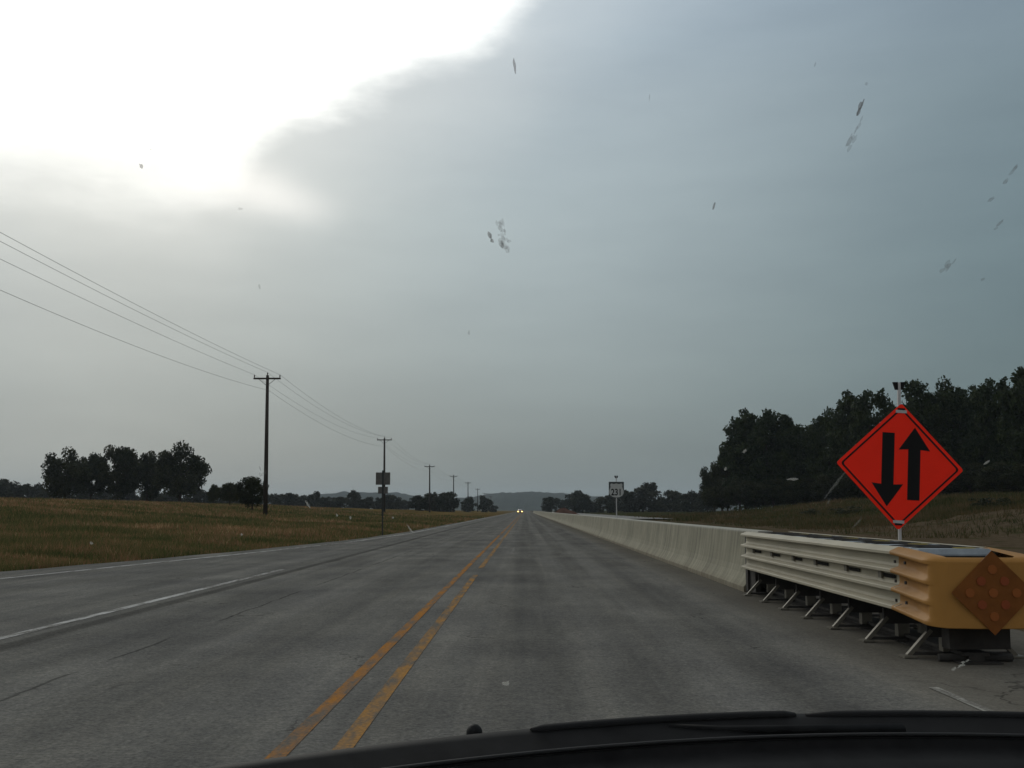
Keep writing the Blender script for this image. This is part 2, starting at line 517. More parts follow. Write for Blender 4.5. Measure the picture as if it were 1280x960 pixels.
def stripe(name, fx, y0, y1, w, m, step=3.0):
    mb = MB(); rows = []
    n = max(2, int((y1 - y0) / step))
    for i in range(n + 1):
        y = y0 + (y1 - y0) * i / n
        x = fx(y) if callable(fx) else fx
        jt = 0.006 * float(vnoise(y * 0.9, x, 5))
        rows.append([(x - w / 2 + jt, y, 0.004), (x + w / 2 + jt, y, 0.004)])
    mb.grid(rows, smooth=False)
    return tag(mb.build(name, m), kind='structure')


stripe('center_line', -1.165, -20, 1300, 0.09, m_yellow)
stripe('center_line', -0.88, -20, 20.2, 0.095, m_yellow2)
stripe('center_line', -0.88, 22.4, 1300, 0.095, m_yellow2)
stripe('lane_line', -4.72, -20, 22.0, 0.11, m_white)
stripe('edge_line', lambda y: float(np.interp(y, LINE_Y, LINE_X)), -20, 1300, 0.13, m_white, 2.0)
stripe('edge_line', 2.66, -20, 7.5, 0.065, paint('chipped_white_paint', (0.36, 0.35, 0.31), 0.95, 3.0))

# ---- far hills
m_hill = material('wooded_hill', (0.030, 0.036, 0.026), 1.0, 0.0, var=0.5, scale=0.05, space='Position')
hx = np.linspace(-1500, 900, 420)
prof_px = [(-200, 618), (100, 622), (300, 623), (380, 621), (420, 616), (455, 614.5), (490, 616), (530, 620), (565, 622), (600, 620), (620, 616.5), (650, 615.5), (690, 616), (720, 617), (745, 620), (790, 624), (860, 628), (1000, 632), (1300, 634)]
HD = 2700.0
pxs = [at(p, q, HD).x for p, q in prof_px]; pzs = [at(p, q, HD).z for p, q in prof_px]
hh = np.interp(hx, pxs, pzs)
mb = MB(); rows = []
for k, (dyy, sc) in enumerate([(-520, 0.0), (-400, 0.30), (-260, 0.62), (-120, 0.88), (0, 1.0), (250, 0.75), (600, 0.0)]):
    r = []
    for x, h in zip(hx, hh):
        bump = 2.6 * float(vnoise(x / 9.0, k * 7.3, 11)) + 2.0 * float(vnoise(x / 27.0, k * 3.1, 12))
        r.append((x, HD + dyy, max(0.02, h * sc + (bump if 0 < sc else 0)) - (3 if sc == 0 else 0)))
    rows.append(r)
mb.grid(rows, smooth=False)
tag(mb.build('hills', m_hill), kind='structure')

# ------------------------------------------------------------------ vegetation
m_bark = material('dark_bark', (0.045, 0.036, 0.028), 0.95, 0.1, var=0.4, scale=6, bump=0.6, stretch=(3, 3, 0.6))
m_leaf_oak = leaf_material('oak_foliage', (0.014, 0.020, 0.008), (0.042, 0.044, 0.016), 0.2)
m_leaf_forest = leaf_material('forest_foliage', (0.015, 0.026, 0.009), (0.045, 0.058, 0.018), 0.22)
m_leaf_far = leaf_material('distant_foliage', (0.020, 0.025, 0.014), (0.040, 0.040, 0.020), 0.15)


def leaf_quads(centers, size, r):
    """two-triangle leaf clumps with random facing"""
    n = len(centers)
    a = r.normal(size=(n, 3)); a /= np.linalg.norm(a, axis=1)[:, None]
    b_ = r.normal(size=(n, 3)); b_ -= a * np.sum(a * b_, 1)[:, None]; b_ /= np.linalg.norm(b_, axis=1)[:, None]
    s = size * r.uniform(0.6, 1.35, n)[:, None]
    a, b_ = a * s, b_ * s * 0.62
    co = np.stack([centers - a, centers - a * 0.1 - b_, centers + a, centers + a * 0.1 + b_], 1).reshape(-1, 3)
    return co, np.arange(4 * n)


def tree_meshes(name, seed, n_leaf, leaf, crown, base_z, n_clump, clump_r, gap, m_leaf, pointed=0.0, trunk_r=0.03):
    """a unit tree, 1 m tall: trunk with limbs, crown of leaf clumps in an ellipsoid (rx, rz) centred at cz. Everything gets scaled per tree."""
    r = np.random.default_rng(seed)
    rx, cz, rz = crown
    cl = []
    while len(cl) < n_clump:
        p = r.uniform(-1, 1, 3)
        q = np.linalg.norm(p)
        if q > 1 or q < gap: continue
        w = 1.0 - pointed * max(0.0, p[2]) ** 1.3
        x, y, z = p[0] * rx * w, p[1] * rx * w, cz + p[2] * rz
        if z < base_z: continue
        cl.append((x, y, z))
    cl = np.array(cl)
    lean = 1 + 0.09 * vnoise(cl[:, 0] * 5 + seed, cl[:, 2] * 5, seed)
    cl[:, 0] *= lean; cl[:, 1] *= lean
    rad = clump_r * r.uniform(0.55, 1.35, len(cl))
    which = r.choice(len(cl), n_leaf, p=rad ** 2 / np.sum(rad ** 2))
    d = r.normal(size=(n_leaf, 3)); d /= np.linalg.norm(d, axis=1)[:, None]
    d *= (r.uniform(0, 1, n_leaf) ** 0.45)[:, None]
    d[:, 2] *= 0.8
    cen = cl[which] + d * rad[which][:, None]
    tone_c = r.uniform(0, 0.75, len(cl))
    tone = np.clip(tone_c[which] + r.normal(0, 0.16, n_leaf), 0, 1)
    co, fa = leaf_quads(cen, leaf, r)
    crown_me = np_mesh(name + '_crown', co, fa, 4, [m_leaf], False, np.repeat(tone, 4))
    # trunk and limbs
    mb = MB()
    top = cz + rz * 0.35
    bend = r.uniform(-0.02, 0.02, 2)
    tp = [(0, 0, -0.03), (bend[0] * 0.3, bend[1] * 0.3, 0.12), (bend[0], bend[1], cz * 0.7), (0.5 * bend[0], bend[1] * 1.4, top)]
    mb.tube(tp, [trunk_r * 1.5, trunk_r, trunk_r * 0.75, trunk_r * 0.2], 8)
    order = np.argsort(-rad)[:14]
    for i in order:
        c = cl[i]
        z0 = max(0.10, min(c[2] * 0.72, cz))
        o = np.array([bend[0] * 0.8, bend[1] * 0.8, z0 * 0.8])
        mid = o * 0.45 + c * 0.55 + np.array([0, 0, 0.03])
        mb.tube([tuple(o), tuple(mid), tuple(c)], [trunk_r * 0.42, trunk_r * 0.28, trunk_r * 0.08], 6)
    ob = mb.build(name + '_trunk', m_bark)
    tm = ob.data
    bpy.data.objects.remove(ob)
    return tm, crown_me


OAK = [tree_meshes('oak', 20 + i, 11000, 0.023, (0.47, 0.56, 0.38), 0.10, 80, 0.125, 0.45, m_leaf_oak, 0.0, 0.028) for i in range(4)]
TALL = [tree_meshes('tall', 40 + i, 15000, 0.0165, (0.28, 0.52, 0.46), 0.05, 120, 0.080, 0.40, m_leaf_forest, 0.35, 0.016) for i in range(5)]
FAR = [tree_meshes('far', 60 + i, 2600, 0.055, (0.50, 0.46, 0.50), 0.0, 44, 0.17, 0.1, m_leaf_far, 0.1, 0.03) for i in range(4)]
BUSH = [tree_meshes('bush', 80 + i, 1600, 0.040, (0.62, 0.42, 0.52), 0.0, 30, 0.17, 0.3, m_leaf_oak, 0.1, 0.02) for i in range(3)]


def put_tree(name, kind, i, loc, wid, hgt, label, cat, group, unit_w):
    t_ = empty(name, loc, random.uniform(0, 6.28))
    tag(t_, label, cat, group)
    tm, cm = kind[i % len(kind)]
    s = (wid * 1.12 / unit_w, wid * 1.12 / unit_w, hgt * 0.97)
    for nm, me in (('trunk', tm), ('crown', cm)):
        o = link(nm, me, t_)
        o.scale = s
    return t_


def tree_px(name, kind, i, px, top, wpx, D, label, cat='tree', group=None, unit_w=1.0):
    """tree whose crown top shows at px, top and whose crown is wpx wide, D metres down the road"""
    p = at(px, top, D)
    z = float(height(p.x, D))
    return put_tree(name, kind, i, (p.x, D, z), wpx * D / FPX, p.z - z, label, cat, group, unit_w)


# oaks standing in the left field
for i, a in enumerate([(84, 559, 56, 196, 'loose thin crowned oak at the left end of the field clump'),
                       (116, 564, 40, 206, 'shorter oak between the thin oak and the domed oak in the field clump'),
                       (148, 553, 54, 200, 'dense domed oak in the middle of the field clump'),
                       (186, 563, 36, 207, 'smaller dark oak squeezed between the domed oak and the round oak'),
                       (227, 551, 62, 198, 'large round oak at the right end of the field clump')]):
    tree_px('oak_tree', OAK, i, *a, 'tree', 'oaks standing in the left field')
tree_px('shrub_tree', OAK, 2, 316, 593, 34, 112, 'scrubby small tree growing against the foot of the nearest utility pole', 'tree')
tree_px('shrub_tree', OAK, 1, 288, 602, 30, 150, 'low scrubby tree just left of the one at the nearest pole', 'tree')
tree_px('shrub_tree', OAK, 3, 268, 605, 16, 170, 'thin scrubby tree right of the round oak', 'tree')

# rows of distant trees
G1 = 'hazy trees in the row beyond the left field'
far_left = [(-12, 598, 40), (10, 597, 34), (28, 603, 26), (45, 605, 26), (64, 606, 24), (100, 610, 30), (130, 610, 28), (160, 608, 28), (190, 612, 30), (215, 610, 26), (246, 607, 26), (268, 612, 26), (300, 613, 30)]
for i, (px, tp, w) in enumerate(far_left):
    lab = ('dim tree in the far row at the left edge, left of the field oaks' if px < 62 else 'dim tree in the far row seen behind the field oaks' if px < 240 else 'dim tree in the far row between the field oaks and the nearest pole')
    tree_px('distant_tree', FAR, i, px, tp, w, 340 + 9 * (i % 4), lab, 'tree', G1)
mid_left = [(342, 616, 22), (360, 615, 24), (378, 619, 20), (393, 614, 17), (409, 620, 22), (426, 620, 22), (443, 613, 18), (458, 621, 20), (474, 621, 18), (489, 617, 20), (505, 625, 16)]
for i, (px, tp, w) in enumerate(mid_left):
    lab = {393: 'round crowned far tree standing above its row between the two nearest poles', 443: 'round crowned far tree standing above its row just left of the sign back', 489: 'dark far tree just right of the sign back at the second pole'}.get(px, 'low far tree in the hedge row between the two nearest utility poles')
    tree_px('distant_tree', FAR, i + 1, px, tp, w, 420 + 8 * (i % 3), lab, 'tree', 'far trees between the two nearest poles')
for i, a in enumerate([(524, 619, 22, 330, 'round dark tree just left of the third utility pole'), (541, 614, 22, 326, 'dark tree directly behind the third utility pole'), (557, 613, 28, 332, 'broad dark tree between the third and fourth utility poles'),
                       (586, 621, 16, 420, 'small round tree at the foot of the fifth utility pole'), (606, 619, 15, 470, 'narrow upright tree just right of the sixth utility pole'), (617, 631, 10, 520, 'low bush like tree left of the road beside the oncoming car')]):
    tree_px('distant_tree', FAR, i, *a, 'tree', 'dark trees along the pole line')
for i, a in enumerate([(689, 620, 20, 470, 'round distant tree at the left end of the row beyond the barrier'), (705, 625, 12, 470, 'small spindly tree behind the brown earth heap'), (722, 613, 27, 430, 'tall round tree right of the brown earth heap'), (741, 626, 20, 440, 'low tree between the tall round tree and the route sign'),
                       (760, 618, 26, 400, 'tree directly behind the white route sign'), (784, 618, 26, 390, 'lower tree just right of the white route sign'), (803, 603, 42, 370, 'broadest round tree in the row right of the route sign'), (826, 622, 18, 380, 'low tree in the dip right of the broadest round tree'),
                       (843, 611, 28, 350, 'round topped tree two places right of the route sign tree'), (864, 614, 26, 330, 'flat topped tree next to the round topped tree'), (884, 613, 26, 320, 'dark distant tree meeting the left end of the forest')]):
    tree_px('distant_tree', FAR, i + 2, *a, 'tree', 'distant trees beyond the barrier')

# the roadside forest on the right
GF = 'front trees of the roadside forest'
FT = [(892, 577, 36, 196, 'low spreading tree at the left end of the roadside forest'),
      (908, 560, 34, 192, 'slanting crown second from the left end of the forest'),
      (930, 509, 44, 184, 'tall leafy tree forming the left shoulder of the forest'),
      (956, 504, 46, 180, 'tallest tree of the left half of the forest, with spiky top'),
      (984, 515, 38, 180, 'forest tree just right of the spiky topped one'),
      (1008, 525, 36, 182, 'low topped forest tree in the dip left of the orange sign'),
      (1034, 508, 36, 172, 'narrow forest tree rising left of the orange sign'),
      (1060, 486, 44, 163, 'tall forest tree standing behind the left corner of the orange sign'),
      (1090, 477, 44, 158, 'forest tree with knobby top left of the sign flag holder'),
      (1118, 502, 34, 170, 'forest tree directly behind the top of the orange sign'),
      (1150, 467, 48, 148, 'tall forest tree just right of the sign flag holder'),
      (1182, 470, 46, 148, 'broad forest tree behind the right corner of the orange sign'),
      (1212, 479, 40, 152, 'lower forest tree between two taller ones right of the orange sign'),
      (1243, 462, 46, 140, 'tall forest tree second from the right edge of the picture'),
      (1276, 454, 50, 136, 'tallest forest tree cut by the right edge of the picture'),
      (1318, 450, 52, 134, None), (1360, 445, 54, 130, None), (1410, 440, 54, 128, None)]
for i, (px, tp, w, D, lab) in enumerate(FT):
    low = i < 2
    tree_px('forest_tree', OAK if low else TALL, i, px, tp, w * (1.0 if low else 1.25), D, lab or 'forest tree just outside the right edge of the picture', 'tree', GF, 1.0 if low else 0.55)
US = [(902, 598, 30, 190), (924, 596, 30, 180), (944, 600, 34, 178), (966, 598, 34, 176), (990, 600, 36, 174), (1014, 596, 34, 172), (1042, 590, 36, 164), (1072, 586, 40, 156), (1104, 586, 40, 152), (1140, 582, 42, 144), (1176, 580, 42, 142), (1212, 578, 42, 140), (1250, 576, 46, 134), (1290, 574, 48, 130)]
for i, (px, tp, w, D) in enumerate(US):
    side = 'left of the orange sign' if px < 1040 else 'behind the orange sign' if px < 1210 else 'right of the orange sign'
    tree_px('understory_tree', OAK, i, px, tp, w * 1.25, D - 3, 'dark low tree filling the forest edge ' + side, 'tree', 'low trees of the forest edge')
# the interior of the wood reads as one mass
r = np.random.default_rng(99)
nf = 110000
u = r.uniform(0, 1, nf)
fx_ = 43 + u * 66 + r.uniform(0, 55, nf)
fy_ = 202 - u * 62 + r.uniform(0, 60, nf)
htop = (9 + 8 * u) * (0.86 + 0.16 * vnoise(fx_ / 4, fy_ / 4, 31))
fz_ = height(fx_, fy_) + htop * r.uniform(0.0, 1, nf) ** 0.7
co, fa = leaf_quads(np.stack([fx_, fy_, fz_], 1), 0.42, r)
o = link('forest', np_mesh('forest', co, fa, 4, [m_leaf_forest], False, np.repeat(np.clip(r.normal(0.25, 0.15, nf), 0, 1), 4)))
tag(o, 'dark interior of the roadside wood behind its front trees', 'forest', None, 'stuff')

# ---- grass
m_blade = bpy.data.materials.new('dry_meadow_grass'); m_blade.use_nodes = True
t = NT(m_blade.node_tree); b = t.n['Principled BSDF']
a = t.n.new('ShaderNodeAttribute'); a.attribute_name = 'tone'
c = t.ramp(a.outputs['Fac'], [(0.0, (0.050, 0.066, 0.024)), (0.3, (0.110, 0.116, 0.042)), (0.5, (0.175, 0.125, 0.062)), (0.76, (0.27, 0.135, 0.075)), (1.0, (0.42, 0.32, 0.17))])
t.put(b.inputs['Base Color'], c)
b.inputs['Roughness'].default_value = 0.9; b.inputs['Specular IOR Level'].default_value = 0.0
tr = t.n.new('ShaderNodeBsdfTranslucent'); t.put(tr.inputs[0], c)
mx = t.n.new('ShaderNodeMixShader'); mx.inputs[0].default_value = 0.3
t.l.new(b.outputs[0], mx.inputs[1]); t.l.new(tr.outputs[0], mx.inputs[2])
t.l.new(mx.outputs[0], t.n['Material Output'].inputs[0])


m_weed = m_blade.copy(); m_weed.name = 'olive_weeds'
for e_, c_ in zip([n_ for n_ in m_weed.node_tree.nodes if n_.type == 'VALTORGB'][0].color_ramp.elements, [(0.034, 0.042, 0.016), (0.062, 0.060, 0.024), (0.088, 0.066, 0.034), (0.115, 0.075, 0.042), (0.19, 0.15, 0.08)]): e_.color = (*c_, 1)


def blades(name, n, xs, ys, hmin, hmax, tones, label, mat=None):
    z = height(xs, ys) - 0.02
    D = np.maximum(ys, 5)
    w = np.maximum(0.010, D * 0.00045)
    h = rng.uniform(hmin, hmax, n) * (0.75 + 0.40 * vnoise(xs / 2.3, ys / 2.3, 17))
    ang = rng.uniform(0, 2 * np.pi, n)
    ca, sa = np.cos(ang), np.sin(ang)
    lx, ly = rng.normal(0, 0.35, n) * h, rng.normal(0, 0.35, n) * h
    p0 = np.stack([xs - ca * w, ys - sa * w, z], 1)
    p1 = np.stack([xs + ca * w, ys + sa * w, z], 1)
    p2 = np.stack([xs + lx, ys + ly, z + h], 1)
    co = np.stack([p0, p1, p2], 1).reshape(-1, 3)
    me = np_mesh(name, co, np.arange(3 * n), 3, [mat or m_blade], False, np.repeat(tones, 3))
    return tag(link(name, me), label, 'grass', None, 'stuff')


n = 340000
ys = 15 * (190 / 15) ** rng.uniform(0, 1, n) ** 0.95
span = rng.uniform(0, 1, n)
e = left_edge(ys)
lim = -0.52 * ys - 6
xs = e - 0.05 - span ** 1.15 * np.maximum(2.0, (e - lim))
tone = 0.36 + 0.26 * vnoise(xs / 6, ys / 5, 41) + 0.30 * vnoise(xs / 1.5, ys / 1.1, 42) + rng.normal(0, 0.20, n) + 0.12 * sstep((e - xs - 14) / 22)
blades('grass', n, xs, ys, 0.08, 0.36, np.clip(tone, 0, 1), 'reddish brown and olive meadow grass on the left bank')
n = 90000
ys = 45 * (185 / 45) ** rng.uniform(0, 1, n)
xs = 15 + rng.uniform(0, 1, n) * (0.60 * ys - 2)
tone = 0.36 + 0.36 * vnoise(xs / 6, ys / 8, 44) + 0.18 * vnoise(xs / 1.8, ys / 2.0, 45) + rng.normal(0, 0.14, n)
keep = (rng.uniform(0, 1, n) < 0.10 + 0.25 * (vnoise(xs / 2, ys / 2, 49) > 0.1)) | ((xs + 3 * vnoise(xs / 5, ys / 5, 46) > 17.5) & ~((xs < 29 + 3 * vnoise(xs / 3, ys / 3, 47)) & (ys < 62)))
xs, ys, tone = xs[keep], ys[keep], tone[keep]
blades('grass', len(xs), xs, ys, 0.12, 0.6, np.clip(tone, 0, 1), 'olive weeds on the bank below the right hand forest', m_weed)

# weeds on the right bank and a heap of earth
for i, (px, py, D, w, h) in enumerate([(1240, 640, 72, 2.2, 0.9), (1060, 652, 96, 2.6, 0.8), (1015, 650, 104, 2.0, 0.7)]):
    p = at(px, py, D)
    put_tree('weed_bush', BUSH, i, (p.x, D, float(height(p.x, D)) - 0.05), w, h, ['dark weed bush on the bank right of the orange sign', 'low weed bush on the bank below the left corner of the orange sign', 'small weed bush farther left on the bank, by the forest foot'][i], 'bush', 'weed bushes on the right bank', 1.2)

# ---- pale haul road on the right
m_haul = material('pale_gravel', (0.20, 0.195, 0.18), 0.95, 0.1, var=0.25, scale=0.6, space='Position')
mb = MB(); rows = []
for y in np.linspace(130, 700, 70):
    rows.append([(x, y, 0.16 + 0.01 * math.sin(y)) for x in (10.0, 14.0, 17.2)])
mb.grid(rows, smooth=False)
hp = mb.build('haul_road', m_haul)
tag(hp, kind='structure')
m_heap = material('reddish_earth', (0.085, 0.045, 0.032), 1.0, 0.0, var=0.45, scale=0.8, bump=0.8, space='Position')
mb = MB(); rows = []
for i in range(9):
    k = i / 8
    rows.append([(2.9 * (1 - k) * math.cos(q) * (1 + 0.18 * float(vnoise(q * 2, k * 4, 51))), 2.2 * (1 - k) * math.sin(q), 1.35 * (1 - (1 - k) ** 1.6) * (1 + 0.16 * float(vnoise(q * 3, k * 5, 52))) - 0.05) for q in np.linspace(0, 2 * math.pi, 24, endpoint=False)])
mb.grid(rows, closed=True)
p = at(705, 636, 240)
hp = mb.build('earth_heap', m_heap, None, (p.x, 240, float(height(p.x, 240)) + 0.2))
tag(hp, 'reddish brown heap of earth beyond the far stretch of barrier', 'earth heap')

# ------------------------------------------------------------------ concrete barrier
m_conc = bpy.data.materials.new('stained_concrete'); m_conc.use_nodes = True
t = NT(m_conc.node_tree); b = t.n['Principled BSDF']
pos = t.n.new('ShaderNodeNewGeometry').outputs['Position']
_, py_, pz_ = t.sep(pos)
stre = t.noise(t.vmath('MULTIPLY', pos, (0.3, 5.0, 0.25)), 1.0, 5, 0.6)
blot = t.noise(pos, 1.3, 6, 0.6)
c = t.ramp(stre, [(0.28, (0.175, 0.165, 0.124)), (0.5, (0.255, 0.242, 0.182)), (0.72, (0.34, 0.325, 0.25))])
c = t.mix(1.0, c, t.ramp(blot, [(0.25, (0.70, 0.69, 0.67)), (0.75, (1.20, 1.19, 1.17))]), 'MULTIPLY')
splash = t.smooth(t.math('ADD', pz_, t.math('MULTIPLY', blot, 0.12)), 0.24, 0.04)
c = t.mix(t.math('MULTIPLY', splash, 0.55), c, (0.15, 0.115, 0.075))
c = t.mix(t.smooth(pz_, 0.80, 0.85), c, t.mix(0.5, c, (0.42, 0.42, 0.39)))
t.put(b.inputs['Base Color'], c)
b.inputs['Roughness'].default_value = 0.9; b.inputs['Specular IOR Level'].default_value = 0.15
bn = t.n.new('ShaderNodeBump'); bn.inputs['Strength'].default_value = 0.35; bn.inputs['Distance'].default_value = 0.012
t.put(bn.inputs['Height'], t.math('ADD', stre, t.noise(pos, 30, 3, 0.6))); t.put(b.inputs['Normal'], bn.outputs[0])
BX = 3.42
half = [(0.325, -0.02), (0.325, 0.07), (0.312, 0.085), (0.262, 0.155), (0.215, 0.24), (0.185, 0.33), (0.160, 0.46), (0.137, 0.62), (0.118, 0.78), (0.112, 0.835), (0.098, 0.853)]
prof = [(-a_, z_) for a_, z_ in half] + [(a_, z_) for a_, z_ in reversed(half)]
mb = MB(); rows = []
by = [16.1]
while by[-1] < 430: by.append(by[-1] + (3.05 if by[-1] < 120 else 12.2))
for k, y in enumerate(by):
    o_ = 0.004 * float(vnoise(k * 1.7, 2.2, 61))
    if 0 < k < len(by) - 1 and y < 120:            # open joint between two casts
        for dyv, ins in ((-0.012, 0.0), (-0.004, 0.012), (0.004, 0.012), (0.012, 0.0)):
            rows.append([(BX + a_ * (1 - ins * 3) + o_, y + dyv, z_ - ins * 0.4) for a_, z_ in prof])
    else:
        rows.append([(BX + a_ + o_, y, z_) for a_, z_ in prof])
mb.grid(rows, smooth=False)
n_ = len(prof)
mb.f += [tuple(range(n_)), tuple(reversed(range((len(rows) - 1) * n_, len(rows) * n_)))]; mb.m += [0, 0]; mb.sm += [False, False]
tag(mb.build('concrete_barrier', m_conc), 'long tan concrete median barrier running along the right side of the road', 'barrier')

# ------------------------------------------------------------------ crash cushion
m_rail = material('dusty_cream_paint', (0.345, 0.310, 0.225), 0.6, 0.3, var=0.16, scale=2.2, stretch=(1, 0.5, 3), space='Position')
m_slot = material('slot_darkness', (0.015, 0.014, 0.013), 0.9, 0.1)
m_nose = material('yellow_nose_plastic', (0.335, 0.165, 0.042), 0.6, 0.12, var=0.16, scale=1.8, space='Position')
m_steel = material('galvanised_steel', (0.13, 0.117, 0.09), 0.6, 0.4, 0.3, var=0.25, scale=5, space='Position')
m_dark = material('dark_steel_and_shade', (0.040, 0.037, 0.033), 0.85, 0.2, var=0.4, scale=5, space='Position')  # dark tone also stands in for shade under the cushion
m_cart = material('grey_plastic', (0.25, 0.28, 0.30), 0.7, 0.15, var=0.3, scale=4, space='Position')
m_lab = material('yellow_sticker', (0.42, 0.33, 0.05), 0.7, 0.2)
m_mark = material('orange_brown_marker', (0.17, 0.060, 0.014), 0.6, 0.1, var=0.25, scale=6)
m_reflr = material('amber_reflector', (0.22, 0.050, 0.014), 0.5, 0.2)
m_reflb = material('amber_reflector_pale', (0.25, 0.075, 0.015), 0.5, 0.2)

cush = empty('crash_cushion', (BX, 12.3, 0))
tag(cush, 'cream ribbed crash cushion with yellow nose at the near end of the concrete barrier', 'crash cushion')
OFF = Vector((-BX, -12.3, 0))


def cpart(mb_, name, mats, parent=cush):
    o_ = mb_.build(name, mats, parent)
    if parent is cush: o_.location = OFF
    return o_


HW = 0.385                                          # half width between the rails
def rib_profile(z0, z1, amp):
    """from top to bottom, (outward, z): four narrow ridges with flat recessed bands between them"""
    pitch = (z1 - z0 - 0.030) / 3
    out = []
    for k in range(4):
        top = z1 - k * pitch
        out += [(amp * 0.92, top), (amp, top - 0.005), (amp, top - 0.026), (amp * 0.92, top - 0.031)]
        if k < 3:
            out += [(amp * 0.06, top - 0.034), (0.0, top - 0.042), (0.0, top - pitch * 0.70), (amp * 0.10, top - pitch * 0.86)]
    return out


Y0, Y1 = 9.25, 15.9
NB = 6
bay = (Y1 - Y0) / NB
for side in (-1, 1):
    for k in range(NB):
        ya = Y0 + k * bay - (0.0 if k == 0 else 0.10); yb = Y0 + (k + 1) * bay
        step = 0.006 * (NB - k)
        mb = MB()
        pr = rib_profile(0.345, 0.818, 0.078)
        X = lambda o_: BX + side * (HW - 0.072 + o_ + step)
        # lip over the top
        loop = [(-0.055, 0.846), (-0.010, 0.850)] + pr
        rows = [[(X(o_), y, z_) for o_, z_ in loop] for y in (ya, ya + 0.03, (ya + yb) / 2, yb - 0.03, yb)]
        inner = [[(X(o_ - 0.006), y, z_ - (0.004 if q == 0 else 0)) for q, (o_, z_) in enumerate(loop)] for y in (ya, yb)]
        mb.grid(rows if side < 0 else [list(reversed(r_)) for r_ in rows], smooth=False)
        # front edge thickness
        mb.grid([inner[0], rows[0]] if side < 0 else [list(reversed(inner[0])), list(reversed(rows[0]))], smooth=False)
        # dark box standing in for a slotted hole's shade, with its bolt plate
        zc = 0.345 + 0.49 * 0.5 + 0.012
        sl = 0.30 + 0.05 * ((k * 7) % 3)
        s0 = ya + 0.16
        xo = X(0.010)
        mb.box((min(xo, xo + side * 0.003), s0, zc - 0.016), (max(xo, xo + side * 0.003), s0 + sl, zc + 0.016), 1)
        mb.box((min(xo, xo + side * 0.016), s0 + sl + 0.03, zc - 0.028), (max(xo, xo + side * 0.016), s0 + sl + 0.12, zc + 0.028), 2)
        o_ = cpart(mb, 'side_panel', [m_rail, m_slot, m_steel])
# yellow nose: ribbed sides that run out into a smooth rounded front
mb = MB()
path = []
for y in (9.32, 9.10, 8.90, 8.78): path.append((-HW - 0.04, y, 1.0 if y > 8.85 else 0.75))
rad = 0.20
for q in np.linspace(0, math.pi / 2, 8): path.append((-HW - 0.04 + rad - rad * math.cos(q), 8.42 - rad * math.sin(q) + 0.16, max(0.0, 0.62 - q * 1.5)))
for x in (-0.12, 0.0): path.append((x, 8.38 - 0.02, 0.0))
path += [(-x, y, k) for x, y, k in reversed(path[:-1])]
rows = []
npth = len(path)
for i, (x, y, k) in enumerate(path):
    xa, ya, _ = path[max(i - 1, 0)]; xb, yb, _ = path[min(i + 1, npth - 1)]
    tx, ty = xb - xa, yb - ya
    L = math.hypot(tx, ty); nxn, nyn = ty / L, -tx / L           # outward normal
    if nxn * x < 0 and abs(x) > 0.2: nxn, nyn = -nxn, -nyn
    if abs(x) <= 0.2 and nyn > 0: nxn, nyn = -nxn, -nyn
    fr = min(1, max(0, (9.3 - y) / 0.9))
    z0 = 0.345 - 0.055 * fr; z1 = 0.84 - 0.05 * fr
    row = [(BX + x - nxn * (0.12 + 0.05 * fr), y - nyn * (0.12 + 0.05 * fr), z1 + 0.004), (BX + x - nxn * (0.07 - 0.04 * fr), y - nyn * (0.07 - 0.04 * fr), z1 + 0.012)]
    for (o_, z_), (o2, z2) in zip(rib_profile(z0, z1 - 0.02, 0.078), rib_profile(z0, z1 - 0.02, 0.0)):
        oo = (o_ - 0.078) * k * 0.95 + 0.006
        row.append((BX + x + nxn * oo, y + nyn * oo, z_))
    row.append((BX + x - nxn * 0.02, y - nyn * 0.02, z0 - 0.006))
    rows.append(row)
mb.grid([list(reversed(r_)) for r_ in rows], smooth=True)
for yy_ in (9.22, 8.98):
    for kk in range(3):
        zz_ = 0.425 + kk * 0.155
        mb.box((BX - HW - 0.03, yy_ - 0.012, zz_ - 0.012), (BX - HW - 0.105 + 0.062, yy_ + 0.012, zz_ + 0.012), 1)
nose = cpart(mb, 'nose', [m_nose, m_dark])
# object marker on the front of the nose
mk = MB()
cx, cz, hd, fy = BX + 0.0, 0.548, 0.305, 8.346
mk.prism([(-hd, 0), (0, -hd), (hd, 0), (0, hd)], lambda u, v, w: (cx + u, fy - w, cz + v), 0.006)
marker = mk.build('object_marker', m_mark, nose)
k = 0
for i in range(3):
    for j in range(3):
        u = (i - j) * 0.085; v = (i + j - 2) * 0.085
        rb = MB()
        ring = [(0.033 * math.cos(q), 0.033 * math.sin(q)) for q in np.linspace(0, 2 * math.pi, 14, endpoint=False)]
        rb.prism(ring, lambda a_, b__, w: (cx + u + a_, fy - 0.006 - w, cz + v + b__), 0.006)
        rb.build('reflector', m_reflr if (i + j) % 2 else m_reflb, marker)
